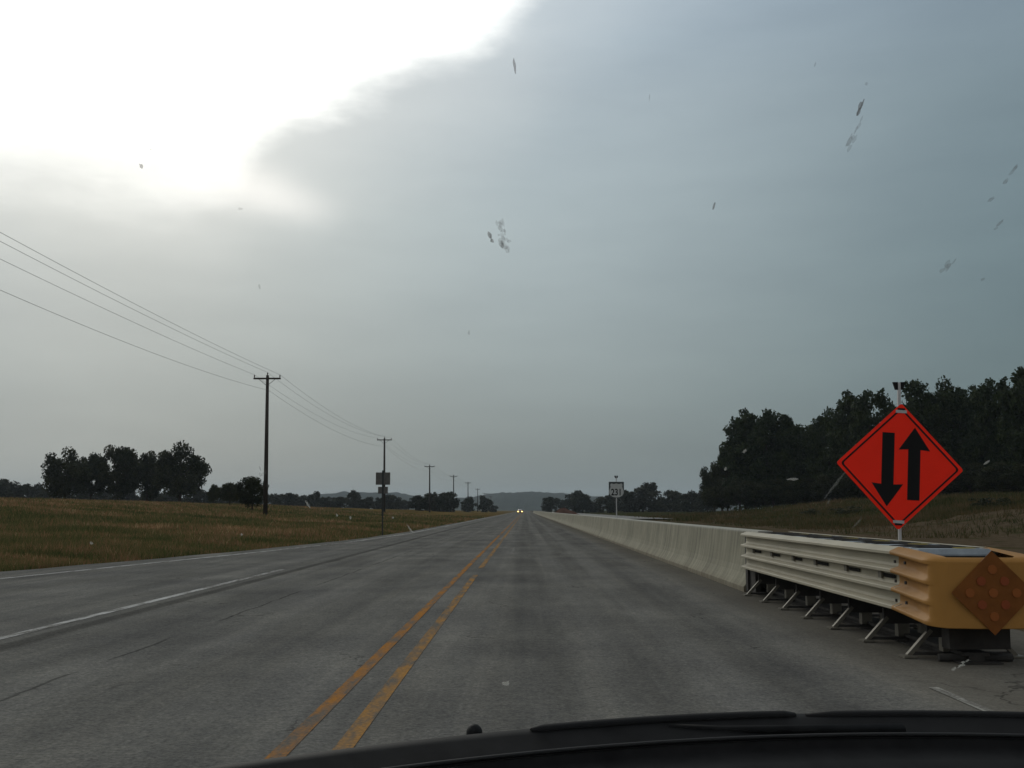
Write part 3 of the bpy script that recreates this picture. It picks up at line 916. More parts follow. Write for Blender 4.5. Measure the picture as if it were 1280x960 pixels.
# diaphragms on slanting legs, cartridges between them
DY = [9.0, 10.06, 11.12, 12.18, 13.24, 14.3, 15.36]
for k, y in enumerate(DY):
    d = MB()
    d.box((BX - HW + 0.08, y - 0.012, 0.30), (BX + HW - 0.08, y + 0.012, 0.79)); d.box((BX - 0.27, y - 0.02, 0.16), (BX + 0.27, y + 0.02, 0.30))  # lower box adds dark mass to deepen the shade underneath
    dia = cpart(d, 'diaphragm', m_dark)
    for side in (-1, 1):
        lg = MB()
        foot = Vector((BX + side * 0.42, y, 0.015)); top = Vector((BX + side * 0.235, y, 0.215))
        ax = (top - foot).normalized(); nb = Vector((0, 1, 0)); nc = ax.cross(nb)
        M = Matrix((nc, nb, ax)).transposed().to_4x4(); M.translation = foot
        lg.box((-0.016, -0.024, 0), (0.016, 0.024, (top - foot).length), 0, M)
        lg.box((BX + side * 0.42 - 0.05, y - 0.075, 0.004), (BX + side * 0.42 + 0.05, y + 0.075, 0.020), 0)
        M2 = Matrix.Translation(Vector((BX + side * 0.10, y + 0.02, 0.05)))
        lg.box((-0.05, -0.045, 0), (0.05, 0.045, 0.11), 0, M2)
        xa_, xb_ = sorted((BX + side * 0.40, BX + side * 0.06))
        lg.box((xa_, y - 0.022, 0.022), (xb_, y + 0.022, 0.046), 1)
        o_ = lg.build('leg', [m_steel, m_dark], dia)
    if k < len(DY) - 1:
        c_ = MB()
        ya, yb = y + 0.03, DY[k + 1] - 0.03
        ch = 0.05
        x0, x1 = BX - HW + 0.075, BX + HW - 0.075
        loops = [[(x0 + i_, ya + i_, z_), (x1 - i_, ya + i_, z_), (x1 - i_, yb - i_, z_), (x0 + i_, yb - i_, z_)] for i_, z_ in ((0, 0.42), (0, 0.80), (0.03, 0.842))]
        c_.grid(loops, closed=True, smooth=False)
        b0 = len(c_.v) - 4
        c_.f.append((b0, b0 + 1, b0 + 2, b0 + 3)); c_.m.append(0); c_.sm.append(False)
        ct = cpart(c_, 'cartridge', m_cart)
        s_ = MB()
        s_.box((BX + 0.05, ya + 0.10, 0.844), (BX + 0.20, ya + 0.30, 0.847))
        s_.build('sticker', m_lab, ct)
        g_ = MB()
        for q in range(3):
            yy = ya + 0.2 + q * 0.28
            g_.tube([(x0 + 0.03, yy, 0.838), (BX - 0.1, yy + 0.03, 0.850), (x1 - 0.05, yy - 0.02, 0.838)], 0.009, 6)
        g_.build('strap', m_dark, ct)
g = MB()
g.box((BX - 0.06, 8.7, 0.012), (BX + 0.06, 15.9, 0.05)); g.box((BX - 0.10, 8.7, 0.05), (BX + 0.10, 15.9, 0.075)); g.box((BX - 0.16, 8.6, 0.004), (BX + 0.16, 15.95, 0.012))
cpart(g, 'ground_rail', m_dark)
g = MB()
g.box((BX - 0.30, 15.93, 0.02), (BX + 0.30, 16.08, 0.83)); g.box((BX - 0.27, 15.55, 0.02), (BX - 0.20, 15.93, 0.5)); g.box((BX + 0.20, 15.55, 0.02), (BX + 0.27, 15.93, 0.5))
cpart(g, 'backup', m_dark)
g = MB()
g.box((BX - 0.20, 8.70, 0.10), (BX + 0.26, 8.86, 0.36)); g.tube([(BX - 0.26, 8.78, 0.03), (BX + 0.30, 8.78, 0.03)], 0.03, 8)  # dark block added beneath the nose in place of its shadow
cpart(g, 'nose_shade_block', m_dark)

# ------------------------------------------------------------------ orange two-way traffic sign
m_sign = material('fluorescent_orange_red', (0.95, 0.030, 0.012), 0.6, 0.08, var=0.04, scale=2)
m_black = material('sign_black', (0.012, 0.012, 0.012), 0.6, 0.08)
m_post = material('pale_post', (0.42, 0.41, 0.40), 0.55, 0.4, 0.2, var=0.15, scale=8)
SD = 15.4
sc_ = at(1124.7, 583.0, SD)
S = empty('traffic_sign', (sc_.x, SD, float(height(sc_.x, SD)) + 0.0))
tag(S, 'orange red diamond two way traffic sign with down and up arrows behind the crash cushion', 'sign')
zc = sc_.z - S.location.z
rot = Matrix.Rotation(R(3.6), 4, 'Y')               # it leans to the right
def sp(u, v, w):
    q = rot @ Vector((u, 0, v)); return (q.x, -w, zc + q.z)
hd = 0.868
def rounded_diamond(h, r_):
    pts = []
    for a0_ in (0, 90, 180, 270):
        c0 = h - r_ * math.sqrt(2)
        for q in np.linspace(-45, 45, 5):
            pts.append((c0 * math.cos(R(a0_)) + r_ * math.cos(R(a0_ + q)), c0 * math.sin(R(a0_)) + r_ * math.sin(R(a0_ + q))))
    return pts
mb = MB(); mb.prism(rounded_diamond(hd, 0.035), sp, 0.004)
panel = mb.build('sign_panel', m_sign, S)
mb = MB()                                            # black border, a ring
o1, i1 = rounded_diamond(hd - 0.058, 0.04), rounded_diamond(hd - 0.092, 0.035)
n_ = len(o1)
mb.add([sp(u, v, 0.0065) for u, v in o1] + [sp(u, v, 0.0065) for u, v in i1] + [sp(u, v, 0.0045) for u, v in o1] + [sp(u, v, 0.0045) for u, v in i1],
       [(i, (i + 1) % n_, n_ + (i + 1) % n_, n_ + i) for i in range(n_)] + [(i, 2 * n_ + i, 2 * n_ + (i + 1) % n_, (i + 1) % n_) for i in range(n_)])
mb.build('border', m_black, panel)
q_ = 0.01097
def arrow(u0, tip, tail, up):
    s_ = 1 if up else -1
    hw, sw, hl = 19.5 * q_, 7.6 * q_, 28.5 * q_
    pts = [(u0 - sw, tail), (u0 + sw, tail), (u0 + sw, tip - s_ * (hl - 0.01)), (u0 + hw, tip - s_ * hl), (u0, tip), (u0 - hw, tip - s_ * hl), (u0 - sw, tip - s_ * (hl - 0.01))]
    if not up: pts = list(reversed(pts))
    a_ = MB(); a_.prism(pts, lambda u, v, w: sp(u, v, 0.0045 + w), 0.002)
    a_.build('arrow', m_black, panel)
arrow(-15.0 * q_, -50.5 * q_, 41.5 * q_, False)
arrow(17.5 * q_, 49.5 * q_, -41.0 * q_, True)
for s_ in (1, -1):                                   # corner clips
    cb = MB()
    v0 = s_ * (hd - 0.115)
    cb.box((-0.075, -0.012, -0.02), (0.075, -0.0075, 0.02), 0, Matrix.Translation(Vector((0, 0, zc))) @ rot @ Matrix.Translation(Vector((0, 0, v0))))
    cb.box((-0.05, -0.012, -0.012), (0.05, -0.0075, 0.012), 1, Matrix.Translation(Vector((0, 0, zc))) @ rot @ Matrix.Translation(Vector((0, 0, v0 + s_ * 0.035))))
    cb.build('corner_bracket', [m_post, m_black], panel)
mb = MB()
pt = at(1124, 486, SD).z - S.location.z
mb.tube([(-math.sin(R(1.6)) * zc, 0.03, -0.05), (0, 0.03, zc), (math.sin(R(2.2)) * (pt - zc), 0.03, pt)], 0.026, 4, smooth=False)
mb.build('post', m_post, S)
mb = MB()
fx0 = math.sin(R(2.2)) * (pt - zc)
for s_ in (-1, 1):
    poly = [(s_ * 0.020, -0.01), (s_ * 0.052, -0.01), (s_ * 0.085, 0.095), (s_ * 0.020, 0.095)]
    if s_ < 0: poly = list(reversed(poly))
    mb.prism(poly, lambda u, v, w: (fx0 + u, 0.05 - w, pt + v), 0.04)
mb.box((fx0 - 0.017, 0.012, -0.02 + pt), (fx0 + 0.017, 0.048, pt + 0.09), 1)
mb.build('flag_holder', [m_black, m_post], S)

# ------------------------------------------------------------------ route sign beyond the barrier
RD = 46.0
rc = at(770.5, 613, RD)
RS = empty('route_sign', (rc.x, RD, float(height(rc.x, RD))))
tag(RS, 'small white numbered route shield on a black square, on a pale post behind the barrier', 'sign')
zr = rc.z - RS.location.z
m_wsign = material('weathered_white_sign', (0.36, 0.37, 0.35), 0.6, 0.3, var=0.1, scale=5)
m_bsign = material('sign_black_sheet', (0.045, 0.052, 0.052), 0.6, 0.2)
hw_ = 0.31
mb = MB(); mb.prism([(-hw_, -0.31), (hw_, -0.31), (hw_, 0.35), (-hw_, 0.35)], lambda u, v, w: (u, -w, zr + v), 0.004)
pl = mb.build('sign_panel', m_bsign, RS)
sh = [(0.0, -0.29), (0.13, -0.27), (0.235, -0.215), (0.292, -0.12), (0.296, -0.02), (0.262, 0.07), (0.236, 0.15), (0.252, 0.235), (0.20, 0.29), (0.14, 0.262), (0.07, 0.262), (0.0, 0.29)]
sh = sh + [(-x, y) for x, y in reversed(sh[1:-1])]
mb = MB(); mb.prism(sh, lambda u, v, w: (u, -0.0045 - w, zr + v), 0.002)
mb.build('shield', m_wsign, pl)


def text_part(name, s, size, loc, m, parent, sx=1.0):
    cu = bpy.data.curves.new(name, 'FONT'); cu.body = s; cu.size = size; cu.align_x = 'CENTER'; cu.align_y = 'CENTER'; cu.extrude = 0.001; cu.offset = size * 0.022
    tmp = bpy.data.objects.new(name, cu); COL.objects.link(tmp)
    dg = bpy.context.evaluated_depsgraph_get()
    me = bpy.data.meshes.new_from_object(tmp.evaluated_get(dg))
    bpy.data.objects.remove(tmp)
    me.materials.clear(); me.materials.append(m)
    o_ = link(name, me, parent, loc)
    o_.rotation_euler = (R(90), 0, 0); o_.scale = (sx, 1, 1)
    return o_


text_part('number', '231', 0.37, (0, -0.0085, zr - 0.085), m_black, pl, 0.80)
mb = MB(); mb.tube([(0, 0.03, -0.05), (0, 0.03, zr + 0.56)], 0.026, 4, smooth=False); mb.build('post', m_post, RS)
mb = MB()
for s_ in (-1, 1):
    poly = [(s_ * 0.012, 0.50), (s_ * 0.05, 0.50), (s_ * 0.078, 0.60), (s_ * 0.012, 0.60)]
    if s_ < 0: poly = list(reversed(poly))
    mb.prism(poly, lambda u, v, w: (u, 0.06 - w, zr + v), 0.05)
mb.build('flag_holder', m_black, RS)

# ------------------------------------------------------------------ signs seen from behind, left verge
LD = 52.0
base = at(478, 668, LD)
LS = empty('sign_back', (base.x, LD, float(height(base.x, LD))))
tag(LS, 'two rectangular sign plates seen from behind on one post at the left road edge', 'sign')
m_alu = material('bare_sign_back', (0.10, 0.095, 0.085), 0.65, 0.3, 0.2, var=0.2, scale=6)
m_dpost = material('dark_steel_post', (0.035, 0.037, 0.035), 0.8, 0.3)
def lz(py): return at(480, py, LD).z - LS.location.z
mb = MB(); mb.box((-0.34, -0.002, lz(606)), (0.33, 0.002, lz(590.5))); mb.box((-0.33, -0.016, lz(603)), (0.32, -0.003, lz(602.3))); mb.box((-0.33, -0.016, lz(594)), (0.32, -0.003, lz(593.3)))
mb.build('sign_panel', m_alu, LS)
mb = MB(); mb.box((-0.23, -0.002, lz(617)), (0.23, 0.002, lz(608.5)))
mb.build('sign_panel', m_alu, LS)
mb = MB(); mb.box((-0.035, 0.003, -0.1), (0.025, 0.045, lz(590)))
mb.box((-0.05, -0.03, lz(645)), (0.04, 0.002, lz(588)))
mb.build('post', m_dpost, LS)

# ------------------------------------------------------------------ utility poles and wires
m_pole = material('weathered_pole_wood', (0.040, 0.034, 0.028), 0.95, 0.1, var=0.35, scale=4, stretch=(4, 4, 0.4))
m_ins = material('porcelain', (0.10, 0.08, 0.07), 0.4, 0.4)
m_wire = material('dull_wire', (0.12, 0.12, 0.12), 0.7, 0.3)
PX = -21.8
tops = [(94.0, 468.5), (173.5, 548), (256.5, 582), (343, 594.5), (430, 603), (518, 611), (610, 616.5), (720, 620.5)]
poles = []
ordn = ['nearest', 'second', 'third', 'fourth', 'fifth', 'sixth', 'seventh', 'eighth']
for k, (D, ty) in enumerate(tops):
    x = PX
    zt = EYE.z + (637.5 - ty) * D / FPX
    gz = float(height(x, D))
    P = empty('utility_pole', (x, D, gz))
    tag(P, ['tall nearest wooden utility pole with crossarm, scrub tree at its foot', 'second wooden utility pole, rising behind the sign plates'][k] if k < 2 else '%s wooden utility pole along the left field, counted from the nearest' % ordn[k], 'utility pole', 'utility poles along the left field')
    H = zt - gz
    mb = MB(); mb.tube([(0.10, 0, -0.3), (0.05, 0, H * 0.5), (0, 0, H)], [0.20, 0.165, 0.125], 10)
    mb.build('mast', m_pole, P)
    mb = MB(); mb.box((-1.15, -0.19, H - 0.36), (1.15, -0.08, H - 0.22)); ca_ = mb.build('crossarm', m_pole, P)
    mb = MB()
    for s_ in (-1, 1): mb.tube([(s_ * 0.70, -0.14, H - 0.34), (0.0, -0.16, H - 0.92)], 0.022, 5)
    mb.build('brace', m_dpost, ca_)
    for xx, zz in ((-1.08, H - 0.22), (1.08, H - 0.22), (0, H)):
        mb = MB(); mb.tube([(xx, -0.13 if xx else 0, zz), (xx, -0.13 if xx else 0, zz + 0.14), (xx, -0.13 if xx else 0, zz + 0.25)], [0.025, 0.06, 0.03], 8)
        mb.build('insulator', m_ins, P)
    poles.append((x, D, zt))
prev = (PX, 8.0, poles[0][2] + 0.1)
W_ = [(1.08, 0.03, 'topmost of the four overhead wires at the left edge of the picture'), (0.0, 0.24, 'second overhead wire down at the left edge of the picture'),
      (-1.08, 0.03, 'third overhead wire down at the left edge of the picture'), (0.15, -1.30, 'lowest of the four overhead wires at the left edge of the picture')]
for ox, oz, lab in W_:
    pts = []
    allp = [prev] + poles
    for (x0, d0, z0), (x1, d1, z1) in zip(allp[:-1], allp[1:]):
        first = d0 < 20
        sag = (1.1 if oz < -1 else 0.55) if first else 1.0
        n_ = 26 if first else 14
        for i in range(n_):
            f = i / n_
            pts.append((x0 + ox, d0 + (d1 - d0) * f - 0.13, z0 + (z1 - z0) * f + oz - 4 * sag * f * (1 - f)))
    pts.append((allp[-1][0] + ox, allp[-1][1], allp[-1][2] + oz))
    mb = MB(); mb.tube(pts, 0.0095, 5)
    tag(mb.build('power_line', m_wire), lab, 'power line', 'overhead wires on the utility poles')

# ------------------------------------------------------------------ oncoming car
m_carp = material('dark_car_paint', (0.03, 0.03, 0.033), 0.35, 0.5)
m_tyre = material('tyre_rubber', (0.02, 0.02, 0.02), 0.9, 0.2)
m_rim = material('wheel_metal', (0.25, 0.25, 0.25), 0.4, 0.5, 0.6)
m_cglass = material('dark_car_glass', (0.02, 0.025, 0.03), 0.08, 0.6)
m_head = bpy.data.materials.new('lit_headlamp'); m_head.use_nodes = True
hb = m_head.node_tree.nodes['Principled BSDF']
hb.inputs['Base Color'].default_value = (0.8, 0.8, 0.7, 1)
hb.inputs['Emission Color'].default_value = (1.0, 0.58, 0.15, 1); hb.inputs['Emission Strength'].default_value = 7.0
CD = 395.0
car = empty('oncoming_car', (-1.72, CD, 0.0))
tag(car, 'distant oncoming car with both headlights lit at the end of the road', 'car')
def loft(secs, mb_, mi=0):
    """secs: (y, half width, z0, z1, top half width)"""
    rows_ = []
    for y, w, z0, z1, tw in secs:
        rows_.append([(-w * 0.94, y, z0), (w * 0.94, y, z0), (w, y, z0 + 0.15), (w, y, z0 + (z1 - z0) * 0.62), (tw, y, z1 - 0.03), (tw * 0.8, y, z1), (-tw * 0.8, y, z1), (-tw, y, z1 - 0.03), (-w, y, z0 + (z1 - z0) * 0.62), (-w, y, z0 + 0.15)])
    mb_.grid(rows_, mi, smooth=True, closed=True)
    n__ = 10; b0 = len(mb_.v) - n__ * len(rows_)
    mb_.f += [tuple(b0 + i for i in range(n__)), tuple(b0 + (len(rows_) - 1) * n__ + i for i in reversed(range(n__)))]
    mb_.m += [mi, mi]; mb_.sm += [False, False]
mb = MB(); loft([(-2.2, 0.74, 0.30, 0.66, 0.66), (-2.05, 0.84, 0.22, 0.74, 0.74), (-1.2, 0.87, 0.2, 0.90, 0.78), (0.0, 0.87, 0.2, 0.94, 0.80), (1.6, 0.87, 0.2, 0.95, 0.8), (2.2, 0.82, 0.25, 0.90, 0.72)], mb)
bd = mb.build('body', m_carp, car)
mb = MB(); loft([(-1.15, 0.74, 0.88, 0.95, 0.70), (-0.45, 0.74, 0.90, 1.42, 0.58), (0.7, 0.74, 0.90, 1.44, 0.58), (1.6, 0.74, 0.90, 0.98, 0.70)], mb)
mb.build('cabin', m_cglass, car)
for s_ in (-1, 1):
    mb = MB()
    ring = [(0.19 * math.cos(q), 0.16 * math.sin(q)) for q in np.linspace(0, 2 * math.pi, 16, endpoint=False)]
    mb.prism(ring, lambda u, v, w: (s_ * 0.66 + u, -2.19 - w, 0.63 + v), 0.06)
    mb.build('headlight', m_head, car)
    for yy in (-1.35, 1.35):
        mb = MB(); mb.tube([(s_ * 0.70, yy, 0.31), (s_ * 0.89, yy, 0.31)], 0.31, 18); wh = mb.build('wheel', m_tyre, car)
        mb = MB(); mb.tube([(s_ * 0.86, yy, 0.31), (s_ * 0.895, yy, 0.31)], 0.19, 14); mb.build('rim', m_rim, wh)

# ------------------------------------------------------------------ the car the view is taken from
XC = 0.37
m_cowl = material('black_cowl_plastic', (0.009, 0.009, 0.009), 0.6, 0.08, var=0.4, scale=30, space='Position')
m_rubber = material('black_rubber', (0.007, 0.007, 0.007), 0.7, 0.2)
m_dash = material('black_dashboard', (0.010, 0.010, 0.010), 0.75, 0.2, var=0.4, scale=60, bump=0.2)
m_body = material('dark_bonnet_paint', (0.012, 0.014, 0.018), 0.35, 0.4)
m_trim = material('cowl_highlight_seal', (0.014, 0.014, 0.014), 0.5, 0.2)
own = empty('car', (XC, 0.0, 0.0))
tag(own, 'dark car the view is taken from, its black cowl and wipers along the bottom edge', 'car')
OO = Vector((-XC, 0, 0))
def opart(mb_, name, m, parent=own):
    o_ = mb_.build(name, m, parent)
    if parent is own: o_.location = OO
    return o_
ZC = 0.953
def cowl_y(x): return 1.13 - 0.64 * (x - XC) ** 2
xs_ = np.linspace(XC - 0.80, XC + 0.80, 65)
# cowl panel: rear edge of the bonnet rolling down to the seal of the windscreen
mb = MB()
rows = [[(x, cowl_y(x) + o_, ZC + z_) for x in xs_] for o_, z_ in ((0.10, -0.040), (0.05, -0.016), (0.015, -0.003), (0.0, 0.0), (-0.012, -0.003), (-0.03, -0.012), (-0.05, -0.016), (-0.052, -0.022), (-0.09, -0.026), (-0.13, -0.040))]
mb.grid(rows)
cowl = opart(mb, 'cowl', m_cowl)
mb = MB(); mb.tube([(x, cowl_y(x) - 0.047, ZC - 0.012) for x in xs_], 0.0022, 6); mb.build('highlight_seal', m_trim, cowl)  # thin tube added to give the highlight line along the cowl
mb = MB()
nz = at(593, 910, cowl_y(-0.045) + 0.02)
rows = []
for k in range(7):
    q = math.pi / 2 * k / 6
    rows.append([(nz.x + 0.0075 * math.cos(q) * math.cos(a_), nz.y + 0.009 * math.cos(q) * math.sin(a_), ZC - 0.008 + (0.0045 + 0.0085 * math.sin(q) if k else 0)) for a_ in np.linspace(0, 2 * math.pi, 14, endpoint=False)])
mb.grid(rows, closed=True); opart(mb, 'washer_nozzle', m_rubber)
# two parked wipers
for xa, xb, dz, pv in ((0.005, 0.262, 0.005, 0.36), (0.272, 0.95, 0.003, 0.98)):
    wp = MB()
    wx = np.linspace(xa, xb, 24)
    wp.tube([(x, cowl_y(x) - 0.004, ZC - 0.0035 + dz * 0.5 * (1 - ((x - xa) / (xb - xa) - 0.6) ** 2 * 0.9)) for x in wx], [0.003] + [0.0052] * 22 + [0.003], 6)
    wi = opart(wp, 'wiper', m_rubber)
    am = MB()
    am.tube([((xa + xb) / 2, cowl_y((xa + xb) / 2) - 0.012, ZC - 0.006), (xa * 0.3 + xb * 0.7, cowl_y(xa * 0.3 + xb * 0.7) - 0.02, ZC - 0.010), (pv, cowl_y(min(pv, 1.1)) - 0.028, ZC - 0.013)], [0.004, 0.005, 0.008], 6)
    am.build('wiper_arm', m_cowl, wi)
# bonnet
mb = MB(); rows = []
for k in range(12):
    f = k / 11
    row = []
    for x in np.linspace(XC - 0.80, XC + 0.80, 33):
        y = (cowl_y(x) + 0.102) * (1 - f) + f * (2.28 - 0.25 * (x - XC) ** 2)
        row.append((x, y, ZC - 0.042 - 0.24 * f ** 1.15 - 0.06 * f ** 6 - 0.10 * (x - XC) ** 2))
    rows.append(row)
mb.grid(rows); opart(mb, 'bonnet', m_body)
# lower body, doors, boot
mb = MB()
for s_ in (-1, 1):
    x0, x1 = XC + s_ * 0.80, XC + s_ * 0.86
    mb.box((min(x0, x1), -2.2, 0.22), (max(x0, x1), 0.80, 0.88))
    rows = [[(XC + s_ * 0.86, 0.80, 0.22), (XC + s_ * 0.86, 0.80, 0.88), (XC + s_ * 0.80, 0.80, 0.93)], [(XC + s_ * 0.86, 1.5, 0.22), (XC + s_ * 0.86, 1.5, 0.74), (XC + s_ * 0.80, 1.5, 0.78)], [(XC + s_ * 0.80, 2.15, 0.26), (XC + s_ * 0.80, 2.15, 0.56), (XC + s_ * 0.78, 2.12, 0.6)]]
    mb.grid(rows)
mb.box((XC - 0.80, -2.2, 0.20), (XC + 0.80, 0.75, 0.26))
mb.box((XC - 0.78, 2.10, 0.24), (XC + 0.78, 2.24, 0.58))
mb.box((XC - 0.80, -2.25, 0.22), (XC + 0.80, -1.45, 0.95))
opart(mb, 'body', m_body)
mb = MB(); rows = []
for y, z in ((0.30, 1.385), (0.1, 1.42), (-0.5, 1.44), (-1.0, 1.40)):
    rows.append([(XC + x, y, z - 0.10 * x * x) for x in np.linspace(-0.60, 0.60, 13)])
mb.grid(rows); mb.grid([[(x, y, z + 0.03) for x, y, z in r_] for r_ in rows]); opart(mb, 'roof', m_body)
mb = MB()
for s_ in (-1, 1):
    mb.tube([(XC + s_ * 0.80, 0.70, 0.93), (XC + s_ * 0.60, 0.28, 1.37)], 0.03, 8)
    mb.tube([(XC + s_ * 0.80, -0.45, 0.88), (XC + s_ * 0.62, -0.45, 1.42)], 0.035, 8)
    mb.tube([(XC + s_ * 0.80, -1.5, 0.92), (XC + s_ * 0.60, -1.0, 1.39)], 0.04, 8)
opart(mb, 'pillars', m_body)
for s_ in (-1, 1):
    for yy in (1.45, -1.35):
        mb = MB(); mb.tube([(XC + s_ * 0.66, yy, 0.30), (XC + s_ * 0.87, yy, 0.30)], 0.30, 20); wh = opart(mb, 'wheel', m_tyre)
        mb = MB(); mb.tube([(XC + s_ * 0.84, yy, 0.30), (XC + s_ * 0.878, yy, 0.30)], 0.19, 14); mb.build('rim', m_rim, wh)
# dashboard
mb = MB()
rows = [[(x, cowl_y(x) - 0.10 - o_, ZC + z_) for x in xs_[4:-4]] for o_, z_ in ((0.0, -0.062), (0.03, -0.050), (0.05, -0.052), (0.16, -0.055), (0.30, -0.075), (0.40, -0.12), (0.42, -0.30))]
mb.grid(rows); opart(mb, 'dashboard', m_dash)
# windscreen: a curved pane between cowl and roof
def ws_base(x): return cowl_y(x) - 0.056, ZC - 0.012
def ws_top(x): return 0.31 - 0.10 * (x - XC) ** 2, 1.392 - 0.10 * (x - XC) ** 2
def ws(x, f):
    (y0, z0), (y1, z1) = ws_base(x), ws_top(x)
    bow = 0.020 * 4 * f * (1 - f)
    return Vector((x, y0 + (y1 - y0) * f + bow * 0.5, z0 + (z1 - z0) * f + bow))
m_glass = bpy.data.materials.new('clear_glass'); m_glass.use_nodes = True
t = NT(m_glass.node_tree); t.n.remove(t.n['Principled BSDF'])
tb = t.n.new('ShaderNodeBsdfTransparent'); tb.inputs[0].default_value = (0.985, 0.995, 0.99, 1)
t.l.new(tb.outputs[0], t.n['Material Output'].inputs[0])
mb = MB()
fr_ = np.linspace(0, 1, 11)
def wsx(x, f): return XC + (x - XC) * (1 - 0.22 * f)
rows = [[ws(wsx(x, f), f) for x in np.linspace(XC - 0.78, XC + 0.78, 33)] for f in fr_]
mb.grid(rows)
mb.grid([[p_ + Vector((0, -0.0022, -0.004)) for p_ in r_] for r_ in rows])
screen = opart(mb, 'windscreen', m_glass)


def hit_screen(px, py):
    d = ray(px, py)
    best = None
    lo, hi = 0.0, 1.0
    for _ in range(40):                              # bisect on f: ray at that depth above or below the pane
        f = (lo + hi) / 2
        x = 0.0
        for _ in range(4):
            p_ = ws(x, f); x = d.x / d.y * p_.y
        p_ = ws(x, f)
        zr_ = EYE.z + d.z / d.y * p_.y
        if zr_ > p_.z: lo = f
        else: hi = f
    return ws(x, f), f, x


def splat_material(name, color, alpha):
    m = bpy.data.materials.new(name); m.use_nodes = True
    t = NT(m.node_tree); b = t.n['Principled BSDF']
    b.inputs['Base Color'].default_value = (*color, 1); b.inputs['Roughness'].default_value = 0.8
    tb = t.n.new('ShaderNodeBsdfTransparent'); tl = t.n.new('ShaderNodeBsdfTranslucent'); tl.inputs[0].default_value = (*color, 1)
    ad = t.n.new('ShaderNodeMixShader'); ad.inputs[0].default_value = 0.5
    t.l.new(b.outputs[0], ad.inputs[1]); t.l.new(tl.outputs[0], ad.inputs[2])
    mx = t.n.new('ShaderNodeMixShader'); mx.inputs[0].default_value = alpha
    t.l.new(tb.outputs[0], mx.inputs[1]); t.l.new(ad.outputs[0], mx.inputs[2])
    t.l.new(mx.outputs[0], t.n['Material Output'].inputs[0])
    return m


m_sd = splat_material('dried_insect_brown', (0.14, 0.085, 0.045), 0.30)
m_sg = splat_material('dried_insect_grey', (0.17, 0.13, 0.09), 0.10)
m_sw = splat_material('dried_insect_pale', (0.75, 0.74, 0.68), 0.22)
m_sf = splat_material('dried_smear_faint', (0.5, 0.5, 0.46), 0.09)


def splat(px, py, w, h, m, slant=0.0, n=1, seed=0):
    """dried insect on the outside of the pane: n irregular flecks inside a w by h patch (photo pixels)"""
    r_ = random.Random(seed + int(px * 7 + py))
    p0, f, x = hit_screen(px, py)
    k = (p0 - EYE).length / FPX
    ex = Vector((1, 0, 0)); ez = (ws(x, min(1, f + 0.02)) - ws(x, f)).normalized()
    nn = ex.cross(ez).normalized()
    stretch_ = 1.0 / max(0.35, abs(ez.dot(Vector((0, 0, 1)))))
    if nn.z < 0: nn = -nn
    mb_ = MB()
    for i in range(n):
        if n == 1: cu, cv, rw, rh = 0, 0, w / 2, h / 2
        else:
            cu, cv = r_.uniform(-w / 2, w / 2), r_.uniform(-h / 2, h / 2)
            rw, rh = r_.uniform(0.9, 2.8), r_.uniform(1.0, 3.6)
        pts = []
        m_ = 9
        for j in range(m_):
            q = 2 * math.pi * j / m_
            a_ = rw * math.cos(q) * r_.uniform(0.6, 1.25); b__ = rh * math.sin(q) * r_.uniform(0.6, 1.25)
            pts.append(((cu + a_ + slant * (cv + b__)) * k, (cv + b__) * k * stretch_))
        mb_.prism(pts, lambda u, v, ww: tuple(p0 + ex * u + ez * v + nn * (0.0004 + ww)), 0.0003)
    mb_.build('insect_splat', m, screen)


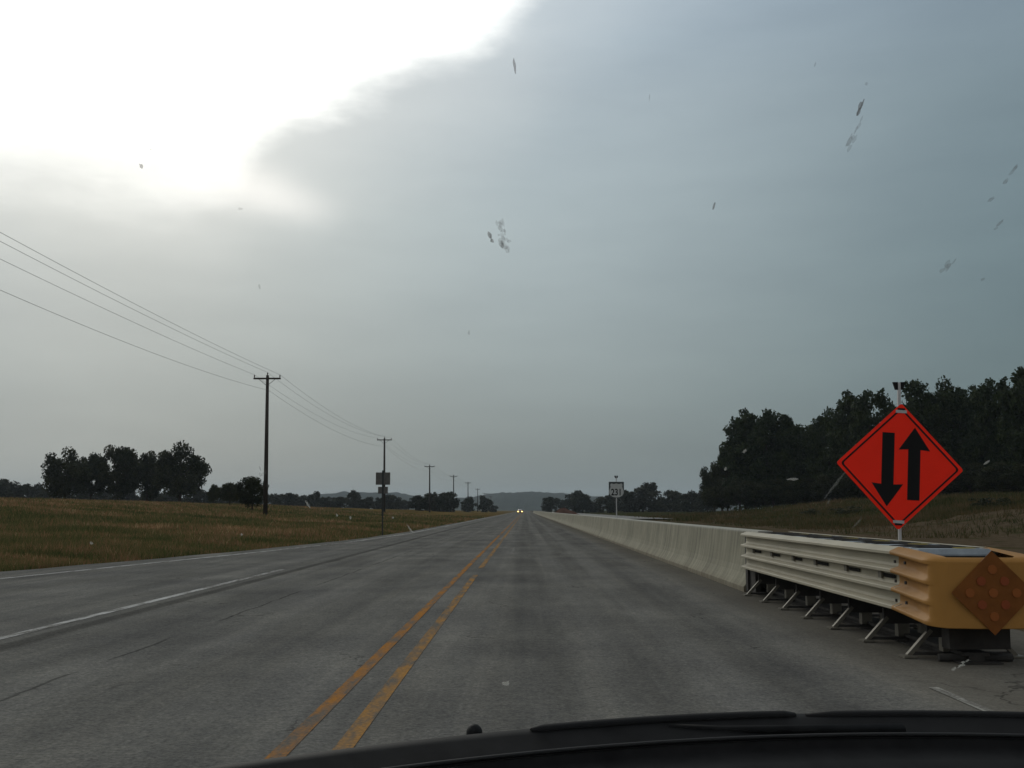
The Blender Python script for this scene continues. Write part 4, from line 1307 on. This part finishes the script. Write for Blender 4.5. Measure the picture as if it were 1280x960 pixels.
for a_ in [(643, 82, 3, 11, m_sd, -0.2), (176, 209, 4.5, 4, m_sd), (629, 298, 13, 27, m_sg, -0.25, 26), (631, 306, 10, 12, m_sg, -0.3, 9), (613, 299, 3, 9, m_sd, -0.3, 3), (1074, 141, 3, 11, m_sd, 0.1, 4), (1070, 166, 8, 24, m_sg, 0.3, 12),
           (893, 258, 2.6, 8, m_sd, 0.2), (812, 123, 2.2, 5, m_sg), (1019, 82, 2.4, 3, m_sg), (1246, 285, 2.0, 8, m_sg, 0.6, 3), (1186, 333, 8, 10, m_sg, 0.3, 8), (1229, 350, 5, 2.6, m_sg, 0.4), (324, 359, 2.5, 5, m_sg), (586, 417, 3, 5, m_sg), (1083, 106, 4, 2, m_sg),
           (1255, 230, 3, 26, m_sg, 0.45, 7), (188, 188, 4, 1.5, m_sg), (300, 262, 6, 2, m_sg, -0.5),
           (384, 631, 2.6, 11, m_sw, -0.35), (513, 663, 2.4, 12, m_sw, -0.55), (1234, 579, 5, 4, m_sw, 0.6), (991, 600, 13, 2.6, m_sw), (1044, 607, 3.4, 34, m_sf, 0.4), (931, 565, 4, 5, m_sw, 0.3), (907, 587, 3.5, 4, m_sw), (633, 855, 9, 5, m_sw, 0.3, 7),
           (1203, 831, 7, 14, m_sw, 0.45, 7), (113, 680, 5, 3.4, m_sw), (302, 669, 3, 3, m_sw), (275, 700, 12, 3, m_sf), (259, 886, 12, 2.6, m_sf, -0.3), (642, 688, 4, 7, m_sf), (1072, 654, 3, 12, m_sf, 0.5), (328, 590, 9, 8, m_sf, 0, 4), (1036, 628, 2.4, 8, m_sf), (438, 648, 2.4, 4, m_sw), (491, 648, 3, 3, m_sw), (421, 645, 2.6, 3.5, m_sw)]:
    splat(*a_)

# ------------------------------------------------------------------ haze
HZ = True
if HZ:
    mb = MB(); mb.box((-3300, -450, -8), (3300, 5400, 95))
    m_haze = bpy.data.materials.new('summer_haze'); m_haze.use_nodes = True
    t = NT(m_haze.node_tree); t.n.remove(t.n['Principled BSDF'])
    pv_ = t.n.new('ShaderNodeVolumePrincipled')
    pv_.inputs['Color'].default_value = (0.80, 0.91, 1.0, 1)
    pv_.inputs['Density'].default_value = 0.00012
    pv_.inputs['Anisotropy'].default_value = 0.2
    t.l.new(pv_.outputs[0], t.n['Material Output'].inputs['Volume'])
    tag(mb.build('haze', m_haze), 'thin grey summer haze over the far fields and hills', 'haze', None, 'stuff')
